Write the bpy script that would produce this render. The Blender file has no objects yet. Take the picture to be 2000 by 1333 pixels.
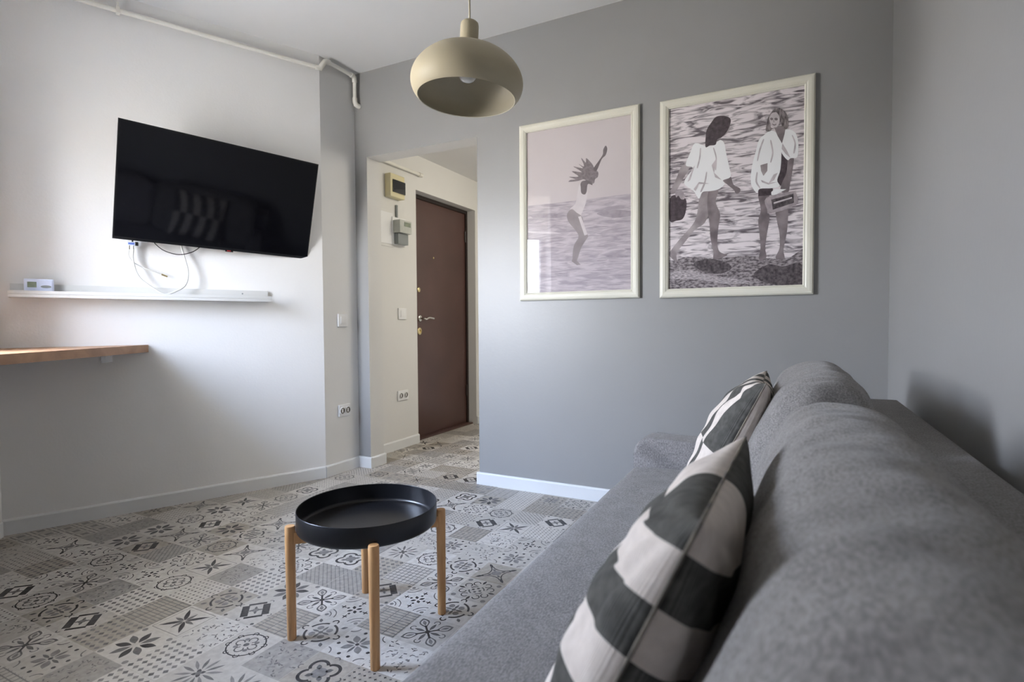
import bpy, bmesh, math, random
from math import sin, cos, pi, radians, sqrt, atan2, hypot
from mathutils import Vector, Matrix

random.seed(7)
scene = bpy.context.scene
COL = scene.collection

# ------------------------------------------------------------------ camera
CAM_H = 0.95
yaw, pitch, roll = -0.470732, -0.031561, -0.006184
fwd = Vector((sin(yaw)*cos(pitch), cos(yaw)*cos(pitch), sin(pitch)))
rt = Vector((cos(yaw), -sin(yaw), 0.0))
up = rt.cross(fwd)
rt2 = rt*cos(roll) + up*sin(roll)
up2 = -rt*sin(roll) + up*cos(roll)
cam_data = bpy.data.cameras.new('camera')
cam = bpy.data.objects.new('camera', cam_data)
COL.objects.link(cam)
cam.matrix_world = Matrix(((rt2.x, up2.x, -fwd.x, 0), (rt2.y, up2.y, -fwd.y, 0), (rt2.z, up2.z, -fwd.z, CAM_H), (0, 0, 0, 1)))
cam_data.sensor_width = 36.0
cam_data.lens = 19.3169
cam_data.clip_start = 0.02
cam_data.dof.use_dof = True
cam_data.dof.focus_distance = 2.1
cam_data.dof.aperture_fstop = 4.5
scene.camera = cam

# ------------------------------------------------------------------ view
scene.view_settings.view_transform = 'Standard'
scene.view_settings.look = 'None'
scene.view_settings.gamma = 1.0
scene.view_settings.use_curve_mapping = False
scene.view_settings.exposure = 0.50

# ------------------------------------------------------------------ sky (overcast: bright blue-white above, dim warm ground below)
world = bpy.data.worlds.new('sky')
scene.world = world
world.use_nodes = True
wn = world.node_tree; wn.nodes.clear()
wo = wn.nodes.new('ShaderNodeOutputWorld')
wb = wn.nodes.new('ShaderNodeBackground')
wt = wn.nodes.new('ShaderNodeTexCoord')
ws = wn.nodes.new('ShaderNodeSeparateXYZ')
wr = wn.nodes.new('ShaderNodeValToRGB')
wr.color_ramp.elements[0].position = 0.44
wr.color_ramp.elements[0].color = (0.57, 0.547, 0.513, 1)
wr.color_ramp.elements[1].position = 0.56
wr.color_ramp.elements[1].color = (0.92, 0.97, 1.07, 1)
e = wr.color_ramp.elements.new(0.80); e.color = (0.74, 0.95, 1.40, 1)
wm = wn.nodes.new('ShaderNodeMath'); wm.operation = 'MULTIPLY_ADD'
wm.inputs[1].default_value = 0.5; wm.inputs[2].default_value = 0.5
wn.links.new(wt.outputs['Generated'], ws.inputs[0])
wn.links.new(ws.outputs['Z'], wm.inputs[0])
wn.links.new(wm.outputs[0], wr.inputs[0])
wn.links.new(wr.outputs[0], wb.inputs[0])
wb.inputs[1].default_value = 39.6
wn.links.new(wb.outputs[0], wo.inputs[0])

# ------------------------------------------------------------------ plan of the room (metres, camera above the origin)
YB = 2.794            # wall with the pictures
XR = 0.366            # wall behind the sofa
ZC = 2.588            # ceiling
PX, PY = -2.575, 2.497   # corner between the diagonal TV wall and the short column wall
ANG = 0.428
D = Vector((sin(ANG), cos(ANG), 0))      # along the TV wall
N = Vector((D.y, -D.x, 0))               # out of the TV wall, into the room
P0 = Vector((PX, PY, 0))
SW = -1.482                              # where the window wall meets it
W0 = P0 + D*SW
WD = Vector((0.5266, -0.8501, 0))        # along the window wall
WN = Vector((0.8501, 0.5266, 0))         # out of it, into the room
XJ = -2.475          # left reveal of the opening
XO = -1.643          # right reveal of the opening
ZO = 2.04            # head of the opening
YB2 = 2.925          # back face of the picture wall
XH = -2.66           # left wall of the hall
YH = 4.62            # far wall of the hall
XHR = -0.60          # right wall of the hall
ZH = 2.29            # hall ceiling
YN = -1.30           # wall behind the camera


def area_light(name, loc, direction, w, h, power, color, portal=False):
    l = bpy.data.lights.new(name, 'AREA')
    l.shape = 'RECTANGLE'; l.size = w; l.size_y = h
    l.energy = power; l.color = color
    o = bpy.data.objects.new(name, l)
    COL.objects.link(o)
    o.location = loc
    o.rotation_euler = Vector(direction).to_track_quat('-Z', 'Y').to_euler()
    if portal:
        l.cycles.is_portal = True
    return o


VD = Vector((0.7111, -0.7031, 0)).normalized()                          # along the window wall, from the end of the TV wall
VN = Vector((-VD.y, VD.x, 0))                           # out of it, into the room
WIN = (0.488, 1.317, 0.90, 2.32)                         # window opening: along the wall, sill, head
ADDED_WIN = (2.378, 2.478, 0.63, 1.885)                        # narrow opening further along, added to light the near cushion and sofa
for w_ in (WIN, ADDED_WIN):
    wc = W0+VD*((w_[0]+w_[1])/2)-VN*0.248
    area_light('window_daylight', (wc.x, wc.y, (w_[2]+w_[3])/2), VN, w_[1]-w_[0], w_[3]-w_[2], 1, (1, 1, 1), True)
hall_light = area_light('hall_light_standin', (XHR-0.25, 3.85, 2.12), (-0.8, 0, -1.0), 0.8, 1.0, 21.0, (1.0, 0.93, 0.80))  # stand-in for unseen light from the right; that hall wall has no opening

# ------------------------------------------------------------------ materials
def new_mat(name):
    m = bpy.data.materials.new(name); m.use_nodes = True
    nt = m.node_tree
    b = nt.nodes['Principled BSDF']
    return m, nt, b


def noise_mix(nt, c1, c2, scale, detail=3.0, dist=0.0, coord='Object', stretch=None, lo=0.35, hi=0.65):
    tc = nt.nodes.new('ShaderNodeTexCoord')
    nz = nt.nodes.new('ShaderNodeTexNoise')
    nz.inputs['Scale'].default_value = scale
    nz.inputs['Detail'].default_value = detail
    nz.inputs['Distortion'].default_value = dist
    src = tc.outputs[coord]
    if stretch:
        mp = nt.nodes.new('ShaderNodeMapping')
        mp.inputs['Scale'].default_value = stretch
        nt.links.new(src, mp.inputs['Vector']); src = mp.outputs[0]
    nt.links.new(src, nz.inputs['Vector'])
    r = nt.nodes.new('ShaderNodeValToRGB')
    r.color_ramp.elements[0].position = lo; r.color_ramp.elements[0].color = (*c1, 1)
    r.color_ramp.elements[1].position = hi; r.color_ramp.elements[1].color = (*c2, 1)
    nt.links.new(nz.outputs['Fac'], r.inputs['Fac'])
    return r, nz


def mat(name, c, rough=0.5, c2=None, scale=8.0, bump=0.0, bscale=None, metal=0.0, spec=0.5, stretch=None, coat=0.0, detail=3.0, dist=0.0, bstretch=None, bdist=0.002, lo=0.35, hi=0.65, sheen=0.0):
    m, nt, b = new_mat(name)
    if c2 is None:
        c2 = tuple(min(1, v*1.03) for v in c)
    r, nz = noise_mix(nt, c, c2, scale, detail, dist, stretch=stretch, lo=lo, hi=hi)
    nt.links.new(r.outputs[0], b.inputs['Base Color'])
    b.inputs['Roughness'].default_value = rough
    b.inputs['Metallic'].default_value = metal
    b.inputs['Specular IOR Level'].default_value = spec
    b.inputs['Coat Weight'].default_value = coat
    if sheen:
        b.inputs['Sheen Weight'].default_value = sheen
    if bump:
        tc = nt.nodes.new('ShaderNodeTexCoord')
        n2 = nt.nodes.new('ShaderNodeTexNoise'); n2.inputs['Scale'].default_value = bscale or scale*4
        n2.inputs['Detail'].default_value = 4
        src = tc.outputs['Object']
        if bstretch:
            mp = nt.nodes.new('ShaderNodeMapping'); mp.inputs['Scale'].default_value = bstretch
            nt.links.new(src, mp.inputs['Vector']); src = mp.outputs[0]
        nt.links.new(src, n2.inputs['Vector'])
        bp = nt.nodes.new('ShaderNodeBump'); bp.inputs['Strength'].default_value = bump
        bp.inputs['Distance'].default_value = bdist
        nt.links.new(n2.outputs['Fac'], bp.inputs['Height'])
        nt.links.new(bp.outputs[0], b.inputs['Normal'])
    return m


M = {}
M['white_wall'] = mat('white_wall_paint', (0.80, 0.792, 0.775), 0.75, (0.83, 0.822, 0.805), 1.5, 0.25, 90)
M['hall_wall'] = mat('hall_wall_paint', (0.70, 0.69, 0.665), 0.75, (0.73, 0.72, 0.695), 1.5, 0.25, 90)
M['column_wall'] = mat('column_paint', (0.76, 0.755, 0.74), 0.75, (0.78, 0.775, 0.76), 1.5, 0.25, 90)
M['grey_wall'] = mat('grey_wall_paint', (0.275, 0.2735, 0.267), 0.43, (0.295, 0.2935, 0.287), 1.2, 0.2, 70, spec=0.68)
M['ceiling'] = mat('ceiling_paint', (0.76, 0.755, 0.743), 0.8, (0.78, 0.775, 0.763), 1.5, 0.15, 60)
M['skirting'] = mat('skirting_white', (0.74, 0.75, 0.75), 0.35, None, 4)
M['pipe'] = mat('painted_pipe', (0.78, 0.76, 0.69), 0.35, (0.82, 0.80, 0.73), 12)
M['door'] = mat('brown_door_sheet', (0.075, 0.038, 0.032), 0.28, (0.095, 0.048, 0.040), 2.5, 0.15, 260, bdist=0.001)
M['door_dark'] = mat('door_frame_brown', (0.020, 0.012, 0.010), 0.35, None, 6)
M['chrome'] = mat('brushed_steel', (0.62, 0.60, 0.56), 0.22, None, 30, metal=1.0)
M['brass'] = mat('brass', (0.70, 0.58, 0.32), 0.25, None, 30, metal=1.0)
M['plastic'] = mat('white_plastic', (0.80, 0.80, 0.80), 0.3, None, 5)
M['plastic_blue'] = mat('bluish_white_plastic', (0.72, 0.78, 0.95), 0.3, None, 5)
M['cream_box'] = mat('cream_plastic', (0.72, 0.64, 0.38), 0.35, (0.66, 0.60, 0.40), 9)
M['dark_glass'] = mat('dark_window', (0.012, 0.012, 0.016), 0.08, None, 5)
M['socket_hole'] = mat('socket_recess', (0.10, 0.075, 0.05), 0.5, None, 5)
M['tv_bezel'] = mat('tv_bezel', (0.006, 0.006, 0.007), 0.25, None, 5)
M['tv_screen'] = mat('tv_screen', (0.0025, 0.0025, 0.004), 0.05, None, 5, spec=0.3)
M['tv_red'] = mat('red_badge', (0.30, 0.02, 0.02), 0.3, None, 5)
M['lcd'] = mat('lcd', (0.16, 0.19, 0.15), 0.2, (0.22, 0.26, 0.18), 60)
M['grey_plastic'] = mat('grey_plastic', (0.22, 0.24, 0.24), 0.4, None, 5)
M['shelf'] = mat('shelf_lacquer', (0.66, 0.66, 0.64), 0.35, None, 4)
M['black_rubber'] = mat('black_rubber', (0.012, 0.012, 0.014), 0.5, None, 5)
M['white_cable'] = mat('white_cable', (0.62, 0.62, 0.60), 0.4, None, 5)
M['tray'] = mat('black_powder_coat', (0.0075, 0.0075, 0.009), 0.30, (0.010, 0.010, 0.012), 6, 0.2, 350, spec=0.5, bdist=0.0004)
M['beech'] = mat('beech', (0.62, 0.33, 0.135), 0.42, (0.70, 0.40, 0.175), 14, 0.15, 60, stretch=(6, 6, 0.8), detail=6, bdist=0.0006)
M['oak'] = mat('oiled_wood_desk', (0.33, 0.175, 0.092), 0.42, (0.46, 0.26, 0.14), 7, 0.2, 60, stretch=(1, 1, 1), detail=8, dist=1.2, bdist=0.0008)
M['frame_cream'] = mat('cream_frame', (0.69, 0.67, 0.57), 0.42, (0.73, 0.71, 0.61), 5)
M['lamp'] = mat('beige_lamp_lacquer', (0.46, 0.405, 0.285), 0.5, (0.48, 0.425, 0.30), 4, spec=0.25)
M['lamp_in'] = mat('beige_lamp_inside', (0.48, 0.44, 0.34), 0.5, None, 4)
M['cord'] = mat('beige_cord', (0.55, 0.50, 0.38), 0.6, None, 40)
M['bulb'] = mat('opal_bulb', (0.72, 0.72, 0.70), 0.15, None, 4)
M['window_frame'] = mat('white_pvc', (0.78, 0.79, 0.80), 0.3, None, 4)
M['backing'] = mat('backing_board', (0.12, 0.10, 0.08), 0.8, None, 8)


def glass_mat(name, ior_fac=0.5, tint=(1, 1, 1)):
    m, nt, b = new_mat(name)
    nt.nodes.remove(b)
    out = nt.nodes['Material Output']
    t = nt.nodes.new('ShaderNodeBsdfTransparent'); t.inputs[0].default_value = (*tint, 1)
    g = nt.nodes.new('ShaderNodeBsdfGlossy'); g.inputs['Roughness'].default_value = 0.015
    f = nt.nodes.new('ShaderNodeFresnel'); f.inputs['IOR'].default_value = 1.5
    mx = nt.nodes.new('ShaderNodeMixShader')
    ge = nt.nodes.new('ShaderNodeNewGeometry')
    iv = nt.nodes.new('ShaderNodeMath'); iv.operation = 'SUBTRACT'; iv.inputs[0].default_value = 1.0
    ml = nt.nodes.new('ShaderNodeMath'); ml.operation = 'MULTIPLY'
    nt.links.new(ge.outputs['Backfacing'], iv.inputs[1]); nt.links.new(f.outputs[0], ml.inputs[0]); nt.links.new(iv.outputs[0], ml.inputs[1])
    nt.links.new(ml.outputs[0], mx.inputs[0]); nt.links.new(t.outputs[0], mx.inputs[1]); nt.links.new(g.outputs[0], mx.inputs[2])
    nt.links.new(mx.outputs[0], out.inputs['Surface'])
    return m


M['glass'] = glass_mat('clear_glass')
m_, nt_b, b_ = new_mat('blind_cloth')
tl_ = nt_b.nodes.new('ShaderNodeBsdfTranslucent'); tl_.inputs[0].default_value = (0.85, 0.83, 0.79, 1)
mx_ = nt_b.nodes.new('ShaderNodeMixShader'); mx_.inputs[0].default_value = 0.6
b_.inputs['Base Color'].default_value = (0.7, 0.69, 0.66, 1); b_.inputs['Roughness'].default_value = 0.9
nt_b.links.new(b_.outputs[0], mx_.inputs[1]); nt_b.links.new(tl_.outputs[0], mx_.inputs[2])
nt_b.links.new(mx_.outputs[0], nt_b.nodes['Material Output'].inputs['Surface'])
M['blind'] = m_


def fabric(name, c1, c2, fine=420, coarse=9, bump=0.5, stretch=(1, 1, 1), weave=None):
    """woven upholstery: fine mottling mixed with a slow one"""
    m, nt, b = new_mat(name)
    tc = nt.nodes.new('ShaderNodeTexCoord')
    mp = nt.nodes.new('ShaderNodeMapping'); mp.inputs['Scale'].default_value = stretch
    nt.links.new(tc.outputs['Object'], mp.inputs['Vector'])
    n1 = nt.nodes.new('ShaderNodeTexNoise'); n1.inputs['Scale'].default_value = fine; n1.inputs['Detail'].default_value = 3
    n2 = nt.nodes.new('ShaderNodeTexNoise'); n2.inputs['Scale'].default_value = coarse; n2.inputs['Detail'].default_value = 6
    nt.links.new(mp.outputs[0], n1.inputs['Vector']); nt.links.new(tc.outputs['Object'], n2.inputs['Vector'])
    a = nt.nodes.new('ShaderNodeMath'); a.operation = 'MULTIPLY'; a.inputs[1].default_value = 0.78
    nt.links.new(n1.outputs['Fac'], a.inputs[0])
    s = nt.nodes.new('ShaderNodeMath'); s.operation = 'MULTIPLY_ADD'; s.inputs[1].default_value = 0.22
    nt.links.new(n2.outputs['Fac'], s.inputs[0]); nt.links.new(a.outputs[0], s.inputs[2])
    r = nt.nodes.new('ShaderNodeValToRGB')
    r.color_ramp.elements[0].position = 0.36; r.color_ramp.elements[0].color = (*c1, 1)
    r.color_ramp.elements[1].position = 0.64; r.color_ramp.elements[1].color = (*c2, 1)
    nt.links.new(s.outputs[0], r.inputs[0]); nt.links.new(r.outputs[0], b.inputs['Base Color'])
    b.inputs['Roughness'].default_value = 0.95
    b.inputs['Specular IOR Level'].default_value = 0.15
    b.inputs['Sheen Weight'].default_value = 0.15
    bp = nt.nodes.new('ShaderNodeBump'); bp.inputs['Strength'].default_value = bump; bp.inputs['Distance'].default_value = 0.0015
    nt.links.new(s.outputs[0], bp.inputs['Height']); nt.links.new(bp.outputs[0], b.inputs['Normal'])
    return m


M['sofa'] = fabric('sofa_grey_fabric', (0.145, 0.137, 0.131), (0.286, 0.271, 0.261), 330, 26, 0.5, (1, 0.45, 1))
M['sofa_arm'] = fabric('sofa_arm_fabric', (0.135, 0.128, 0.126), (0.290, 0.276, 0.270), 300, 26, 0.5, (1, 1, 0.45))

# ------------------------------------------------------------------ mesh helpers
def link_mesh(name, verts, faces, mats, parent=None, midx=None, smooth=False, loc=None):
    me = bpy.data.meshes.new(name)
    me.from_pydata([tuple(v) for v in verts], [], faces)
    for m_ in (mats if isinstance(mats, (list, tuple)) else [mats]):
        me.materials.append(m_)
    if midx:
        me.polygons.foreach_set('material_index', midx)
    if smooth:
        me.polygons.foreach_set('use_smooth', [True]*len(me.polygons))
    me.update()
    o = bpy.data.objects.new(name, me)
    COL.objects.link(o)
    if parent:
        o.parent = parent
    return o


def from_bm(name, bm, mats, parent=None, smooth=False, angle=None):
    bmesh.ops.recalc_face_normals(bm, faces=bm.faces)
    me = bpy.data.meshes.new(name); bm.to_mesh(me); bm.free()
    for m_ in (mats if isinstance(mats, (list, tuple)) else [mats]):
        me.materials.append(m_)
    if smooth:
        me.polygons.foreach_set('use_smooth', [True]*len(me.polygons))
        if angle:
            me.set_sharp_from_angle(angle=angle)
    o = bpy.data.objects.new(name, me)
    COL.objects.link(o)
    if parent:
        o.parent = parent
    return o


def add_box(bm, lo, hi, mtx=None, bevel=0.0, seg=2):
    b2 = bmesh.new()
    bmesh.ops.create_cube(b2, size=1.0)
    c = [(lo[i]+hi[i])/2 for i in range(3)]; s = [hi[i]-lo[i] for i in range(3)]
    for v in b2.verts:
        v.co = Vector((c[0]+v.co.x*s[0], c[1]+v.co.y*s[1], c[2]+v.co.z*s[2]))
    if bevel:
        bmesh.ops.bevel(b2, geom=b2.edges[:], offset=bevel, segments=seg, profile=0.7, affect='EDGES')
    if mtx is not None:
        b2.transform(mtx)
    me = bpy.data.meshes.new('tmp'); b2.to_mesh(me); b2.free()
    bm.from_mesh(me); bpy.data.meshes.remove(me)


def box(name, lo, hi, m, parent=None, bevel=0.0, mtx=None, seg=2):
    bm = bmesh.new(); add_box(bm, lo, hi, mtx, bevel, seg)
    return from_bm(name, bm, m, parent, smooth=bool(bevel), angle=radians(50) if bevel else None)


def frame_mtx(origin, ex, ey, ez=Vector((0, 0, 1))):
    return Matrix(((ex.x, ey.x, ez.x, origin.x), (ex.y, ey.y, ez.y, origin.y), (ex.z, ey.z, ez.z, origin.z), (0, 0, 0, 1)))


MT = frame_mtx(P0, D, N)              # TV wall: x along the wall, y out of it (left-handed is fine for boxes)
MW = frame_mtx(W0, WD, WN)            # window wall


def catmull(pts, n=8, closed=False):
    out = []
    L = len(pts)
    rng = range(L) if closed else range(L-1)
    for i in rng:
        p0 = pts[(i-1) % L] if (closed or i > 0) else pts[i]
        p1 = pts[i]; p2 = pts[(i+1) % L]
        p3 = pts[(i+2) % L] if (closed or i+2 < L) else p2
        for k in range(n):
            t = k/n
            out.append(tuple(0.5*((2*b)+(-a+c)*t+(2*a-5*b+4*c-d)*t*t+(-a+3*b-3*c+d)*t**3) for a, b, c, d in zip(p0, p1, p2, p3)))
    if not closed:
        out.append(tuple(pts[-1]))
    return out


def add_tube(bm, pts, r, n=12, caps=True):
    pts = [Vector(p) for p in pts]
    rs = r if isinstance(r, (list, tuple)) else [r]*len(pts)
    rings = []
    t0 = (pts[1]-pts[0]).normalized()
    ref = Vector((0, 0, 1)) if abs(t0.z) < 0.9 else Vector((1, 0, 0))
    u = t0.cross(ref).normalized()
    for i, p in enumerate(pts):
        if i == 0: t = t0
        elif i == len(pts)-1: t = (pts[i]-pts[i-1]).normalized()
        else: t = ((pts[i+1]-pts[i]).normalized()+(pts[i]-pts[i-1]).normalized()).normalized()
        u = (u - t*u.dot(t)).normalized()
        v = t.cross(u)
        rings.append([bm.verts.new(p+u*rs[i]*cos(2*pi*k/n)+v*rs[i]*sin(2*pi*k/n)) for k in range(n)])
    for a, b in zip(rings, rings[1:]):
        for k in range(n):
            bm.faces.new((a[k], a[(k+1) % n], b[(k+1) % n], b[k]))
    if caps:
        bm.faces.new(rings[0][::-1]); bm.faces.new(rings[-1])


def tube(name, pts, r, m, parent=None, n=12):
    bm = bmesh.new(); add_tube(bm, pts, r, n)
    return from_bm(name, bm, m, parent, smooth=True, angle=radians(50))


def add_lathe(bm, prof, center=(0, 0, 0), n=64, close_top=True, close_bot=True):
    rings = []
    for r, z in prof:
        rings.append([bm.verts.new((center[0]+r*cos(2*pi*k/n), center[1]+r*sin(2*pi*k/n), center[2]+z)) for k in range(n)])
    for a, b in zip(rings, rings[1:]):
        for k in range(n):
            bm.faces.new((a[k], a[(k+1) % n], b[(k+1) % n], b[k]))
    if close_bot: bm.faces.new(rings[0][::-1])
    if close_top: bm.faces.new(rings[-1])


def lathe(name, prof, m, parent=None, center=(0, 0, 0), n=64, mtx=None, ct=True, cb=True):
    bm = bmesh.new(); add_lathe(bm, prof, center, n, ct, cb)
    if mtx is not None: bm.transform(mtx)
    return from_bm(name, bm, m, parent, smooth=True, angle=radians(40))


def prism(name, poly, z0, z1, m, parent=None):
    n = len(poly)
    v = [(x, y, z0) for x, y in poly]+[(x, y, z1) for x, y in poly]
    bm = bmesh.new(); bv = [bm.verts.new(p) for p in v]
    bm.faces.new(bv[:n][::-1]); bm.faces.new(bv[n:])
    for i in range(n):
        bm.faces.new((bv[i], bv[(i+1) % n], bv[n+(i+1) % n], bv[n+i]))
    return from_bm(name, bm, m, parent)


def structure(o):
    o['kind'] = 'structure'
    return o


def thing(name, label, cat, loc=(0, 0, 0), group=None):
    o = bpy.data.objects.new(name, None); COL.objects.link(o)
    o.empty_display_size = 0.1
    o.location = loc
    return tag(o, label, cat, group)


def tag(o, label, cat, group=None):
    o['label'] = label; o['category'] = cat
    if group: o['group'] = group
    return o


def rebase(root):
    """children were modelled in room coordinates: move them under their thing's base"""
    bpy.context.view_layer.update()
    for ch in root.children:
        if not ch.get('_based'):
            ch.matrix_parent_inverse = Matrix.Translation(-Vector(root.location))

# ------------------------------------------------------------------ room shell
T = 0.12
# diagonal TV wall, starting behind the window wall
structure(box('wall_left', (SW, -T, 0), (0.0, 0, ZC), M['white_wall'], mtx=MT))
structure(prism('wall_column', [(PX, PY), (PX, YB+0.0), (PX-0.14, YB+0.0), (PX-0.14, PY+0.06), (P0-N*T).to_2d()[:]], 0, ZC, M['column_wall']))
# picture wall with the opening to the hall
bm = bmesh.new()
add_box(bm, (PX-0.14, YB, 0), (XJ, YB2, ZC))
add_box(bm, (XO, YB, 0), (XR+T, YB2, ZC))
add_box(bm, (XJ, YB, ZO), (XO, YB2, ZC))
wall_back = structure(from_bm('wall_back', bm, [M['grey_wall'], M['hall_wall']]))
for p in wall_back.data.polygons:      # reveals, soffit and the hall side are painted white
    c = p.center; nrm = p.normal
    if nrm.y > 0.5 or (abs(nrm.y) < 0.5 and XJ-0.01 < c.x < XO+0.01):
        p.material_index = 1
structure(box('wall_right', (XR, YN-T, 0), (XR+T, YB, ZC), M['grey_wall']))
tn = (W0.y-YN)/(-VD.y)
SE = W0+VD*tn
MV = frame_mtx(W0, VD, VN)
bm = bmesh.new()
cuts = [-0.2]+[v for w_ in (WIN, ADDED_WIN) for v in w_[:2]]+[tn]
for k in range(0, len(cuts), 2):
    add_box(bm, (cuts[k], -0.268, 0), (cuts[k+1], 0, ZC))
for w_ in (WIN, ADDED_WIN):
    add_box(bm, (w_[0], -0.268, 0), (w_[1], 0, w_[2])); add_box(bm, (w_[0], -0.268, w_[3]), (w_[1], 0, ZC))
bm.transform(MV)
structure(from_bm('wall_window', bm, M['white_wall']))
z1 = WIN[3]
structure(box('wall_near', (SE.x-0.15, YN-T, 0), (XR, YN, ZC), M['white_wall']))
structure(box('sky_cut_slab', (-0.6, -1.43, z1+0.55), (2.9, -0.27, z1+0.73), M['white_wall'], mtx=MV))  # unseen slab added outside to hold back light from the high sky
for k, (x0, x1, z0, z1) in enumerate((WIN, ADDED_WIN)):
    wf = structure(bpy.data.objects.new('window_%d' % (k+1), None)); COL.objects.link(wf)  # the second, narrow window is added for its light
    bm = bmesh.new(); fw = 0.05
    for a_, b_ in (((x0, z0), (x1, z0+fw)), ((x0, z1-fw), (x1, z1)), ((x0, z0+fw), (x0+fw, z1-fw)), ((x1-fw, z0+fw), (x1, z1-fw))):
        add_box(bm, (a_[0], -0.23, a_[1]), (b_[0], -0.17, b_[1]), bevel=0.004)
    bm.transform(MV)
    from_bm('window_frame', bm, M['window_frame'], wf)
    box('pane', (x0+fw, -0.203, z0+fw), (x1-fw, -0.197, z1-fw), M['glass'], wf, mtx=MV)
# roller blind pulled part of the way down the wide window
blind = structure(bpy.data.objects.new('trim_blind', None)); COL.objects.link(blind)
box('blind_cloth', (WIN[0]+0.01, -0.0505, 1.84), (WIN[1]-0.01, -0.05, WIN[3]-0.03), M['blind'], blind, mtx=MV)
box('blind_rail', (WIN[0]+0.01, -0.058, 1.825), (WIN[1]-0.01, -0.043, 1.84), M['window_frame'], blind, bevel=0.002, mtx=MV)
box('blind_roll', (WIN[0]+0.01, -0.065, WIN[3]-0.045), (WIN[1]-0.01, -0.020, WIN[3]-0.002), M['window_frame'], blind, bevel=0.008, mtx=MV)
# hall
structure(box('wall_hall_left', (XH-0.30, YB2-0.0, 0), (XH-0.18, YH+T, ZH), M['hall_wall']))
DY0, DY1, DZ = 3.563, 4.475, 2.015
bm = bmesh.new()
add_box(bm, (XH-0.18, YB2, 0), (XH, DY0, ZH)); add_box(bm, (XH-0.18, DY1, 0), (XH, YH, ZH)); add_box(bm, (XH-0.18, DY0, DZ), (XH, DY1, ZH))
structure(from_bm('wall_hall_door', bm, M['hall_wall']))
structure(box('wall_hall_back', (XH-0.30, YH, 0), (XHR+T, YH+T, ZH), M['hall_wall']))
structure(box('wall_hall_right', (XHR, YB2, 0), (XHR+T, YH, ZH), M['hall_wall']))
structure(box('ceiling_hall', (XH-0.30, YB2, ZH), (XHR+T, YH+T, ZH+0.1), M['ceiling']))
pl = [(W0-VN*0.268-VD*0.2).to_2d()[:], (P0-N*T-Vector((0.1, 0, 0))).to_2d()[:], (PX-0.24, YB2), (XR+T, YB2), (XR+T, YN-T), (SE-VN*0.268).to_2d()[:]]
structure(prism('ceiling', pl, ZC, ZC+0.1, M['ceiling']))

# baseboards
BH, BT = 0.072, 0.013


def skirt(name, a, b, nrm):
    a = Vector((*a, 0)); b = Vector((*b, 0)); nrm = Vector((*nrm, 0)).normalized()
    d = (b-a); L = d.length; d.normalize()
    bm = bmesh.new()
    prof = [(0, 0), (BT, 0), (BT, BH-0.008), (BT-0.004, BH-0.002), (BT-0.008, BH), (0, BH)]
    rings = []
    for s in (0, L):
        rings.append([bm.verts.new(a+d*s+nrm*y+Vector((0, 0, z))) for y, z in prof])
    n = len(prof)
    for k in range(n):
        bm.faces.new((rings[0][k], rings[0][(k+1) % n], rings[1][(k+1) % n], rings[1][k]))
    bm.faces.new(rings[0]); bm.faces.new(rings[1][::-1])
    return structure(from_bm(name, bm, M['skirting']))


skirt('baseboard_left', (P0+D*SW).to_2d()[:], (P0-D*0.004).to_2d()[:], N.to_2d()[:])
skirt('baseboard_column', (PX, PY-0.006), (PX, YB-BT), (1, 0))
skirt('baseboard_stub', (PX, YB), (XJ+BT, YB), (0, -1))
skirt('baseboard_opening_left', (XJ, YB), (XJ, YB2+0.01), (1, 0))
skirt('baseboard_opening_right', (XO, YB), (XO, YB2+0.01), (-1, 0))
skirt('baseboard_back', (XO-BT, YB), (XR, YB), (0, -1))
skirt('baseboard_right', (XR, YN+BT), (XR, YB-BT), (-1, 0))
skirt('baseboard_hall_left', (XH, YB2), (XH, DY0), (1, 0))
skirt('baseboard_hall_end', (XH, DY1), (XH, YH), (1, 0))
skirt('baseboard_hall_back', (XH+BT, YH), (XHR, YH), (0, -1))
skirt('baseboard_window', (W0+VD*0.02).to_2d()[:], SE.to_2d()[:], VN.to_2d()[:])

# ------------------------------------------------------------------ patterned floor
INK = {}
TONES = [('light', (0.53, 0.50, 0.455), (0.61, 0.58, 0.535)), ('pale', (0.44, 0.412, 0.37), (0.515, 0.485, 0.44)), ('grey', (0.29, 0.27, 0.245), (0.37, 0.345, 0.315)),
         ('beige', (0.33, 0.295, 0.25), (0.41, 0.37, 0.315)), ('dark', (0.028, 0.026, 0.026), (0.065, 0.060, 0.058)), ('mid', (0.105, 0.098, 0.094), (0.17, 0.16, 0.152)), ('soft', (0.18, 0.17, 0.16), (0.25, 0.238, 0.222))]
fmats = []
for i, (n_, a_, b_) in enumerate(TONES):
    INK[n_] = i
    fmats.append(mat('floor_'+n_, a_, 0.5, b_, 55, 0.12, 40, detail=5, bdist=0.0006))

CELL = 0.1478; CX0 = 0.042; CY0 = 0.034


def arc_strip(cx, cy, r, w, a0, a1, n=10):
    o = [(cx+(r+w/2)*cos(a0+(a1-a0)*k/n), cy+(r+w/2)*sin(a0+(a1-a0)*k/n)) for k in range(n+1)]
    i_ = [(cx+(r-w/2)*cos(a0+(a1-a0)*k/n), cy+(r-w/2)*sin(a0+(a1-a0)*k/n)) for k in range(n+1)]
    return [[o[k], o[k+1], i_[k+1], i_[k]] for k in range(n)]


def disc(cx, cy, r, n=10):
    return [[(cx+r*cos(2*pi*k/n), cy+r*sin(2*pi*k/n)) for k in range(n)]]


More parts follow.
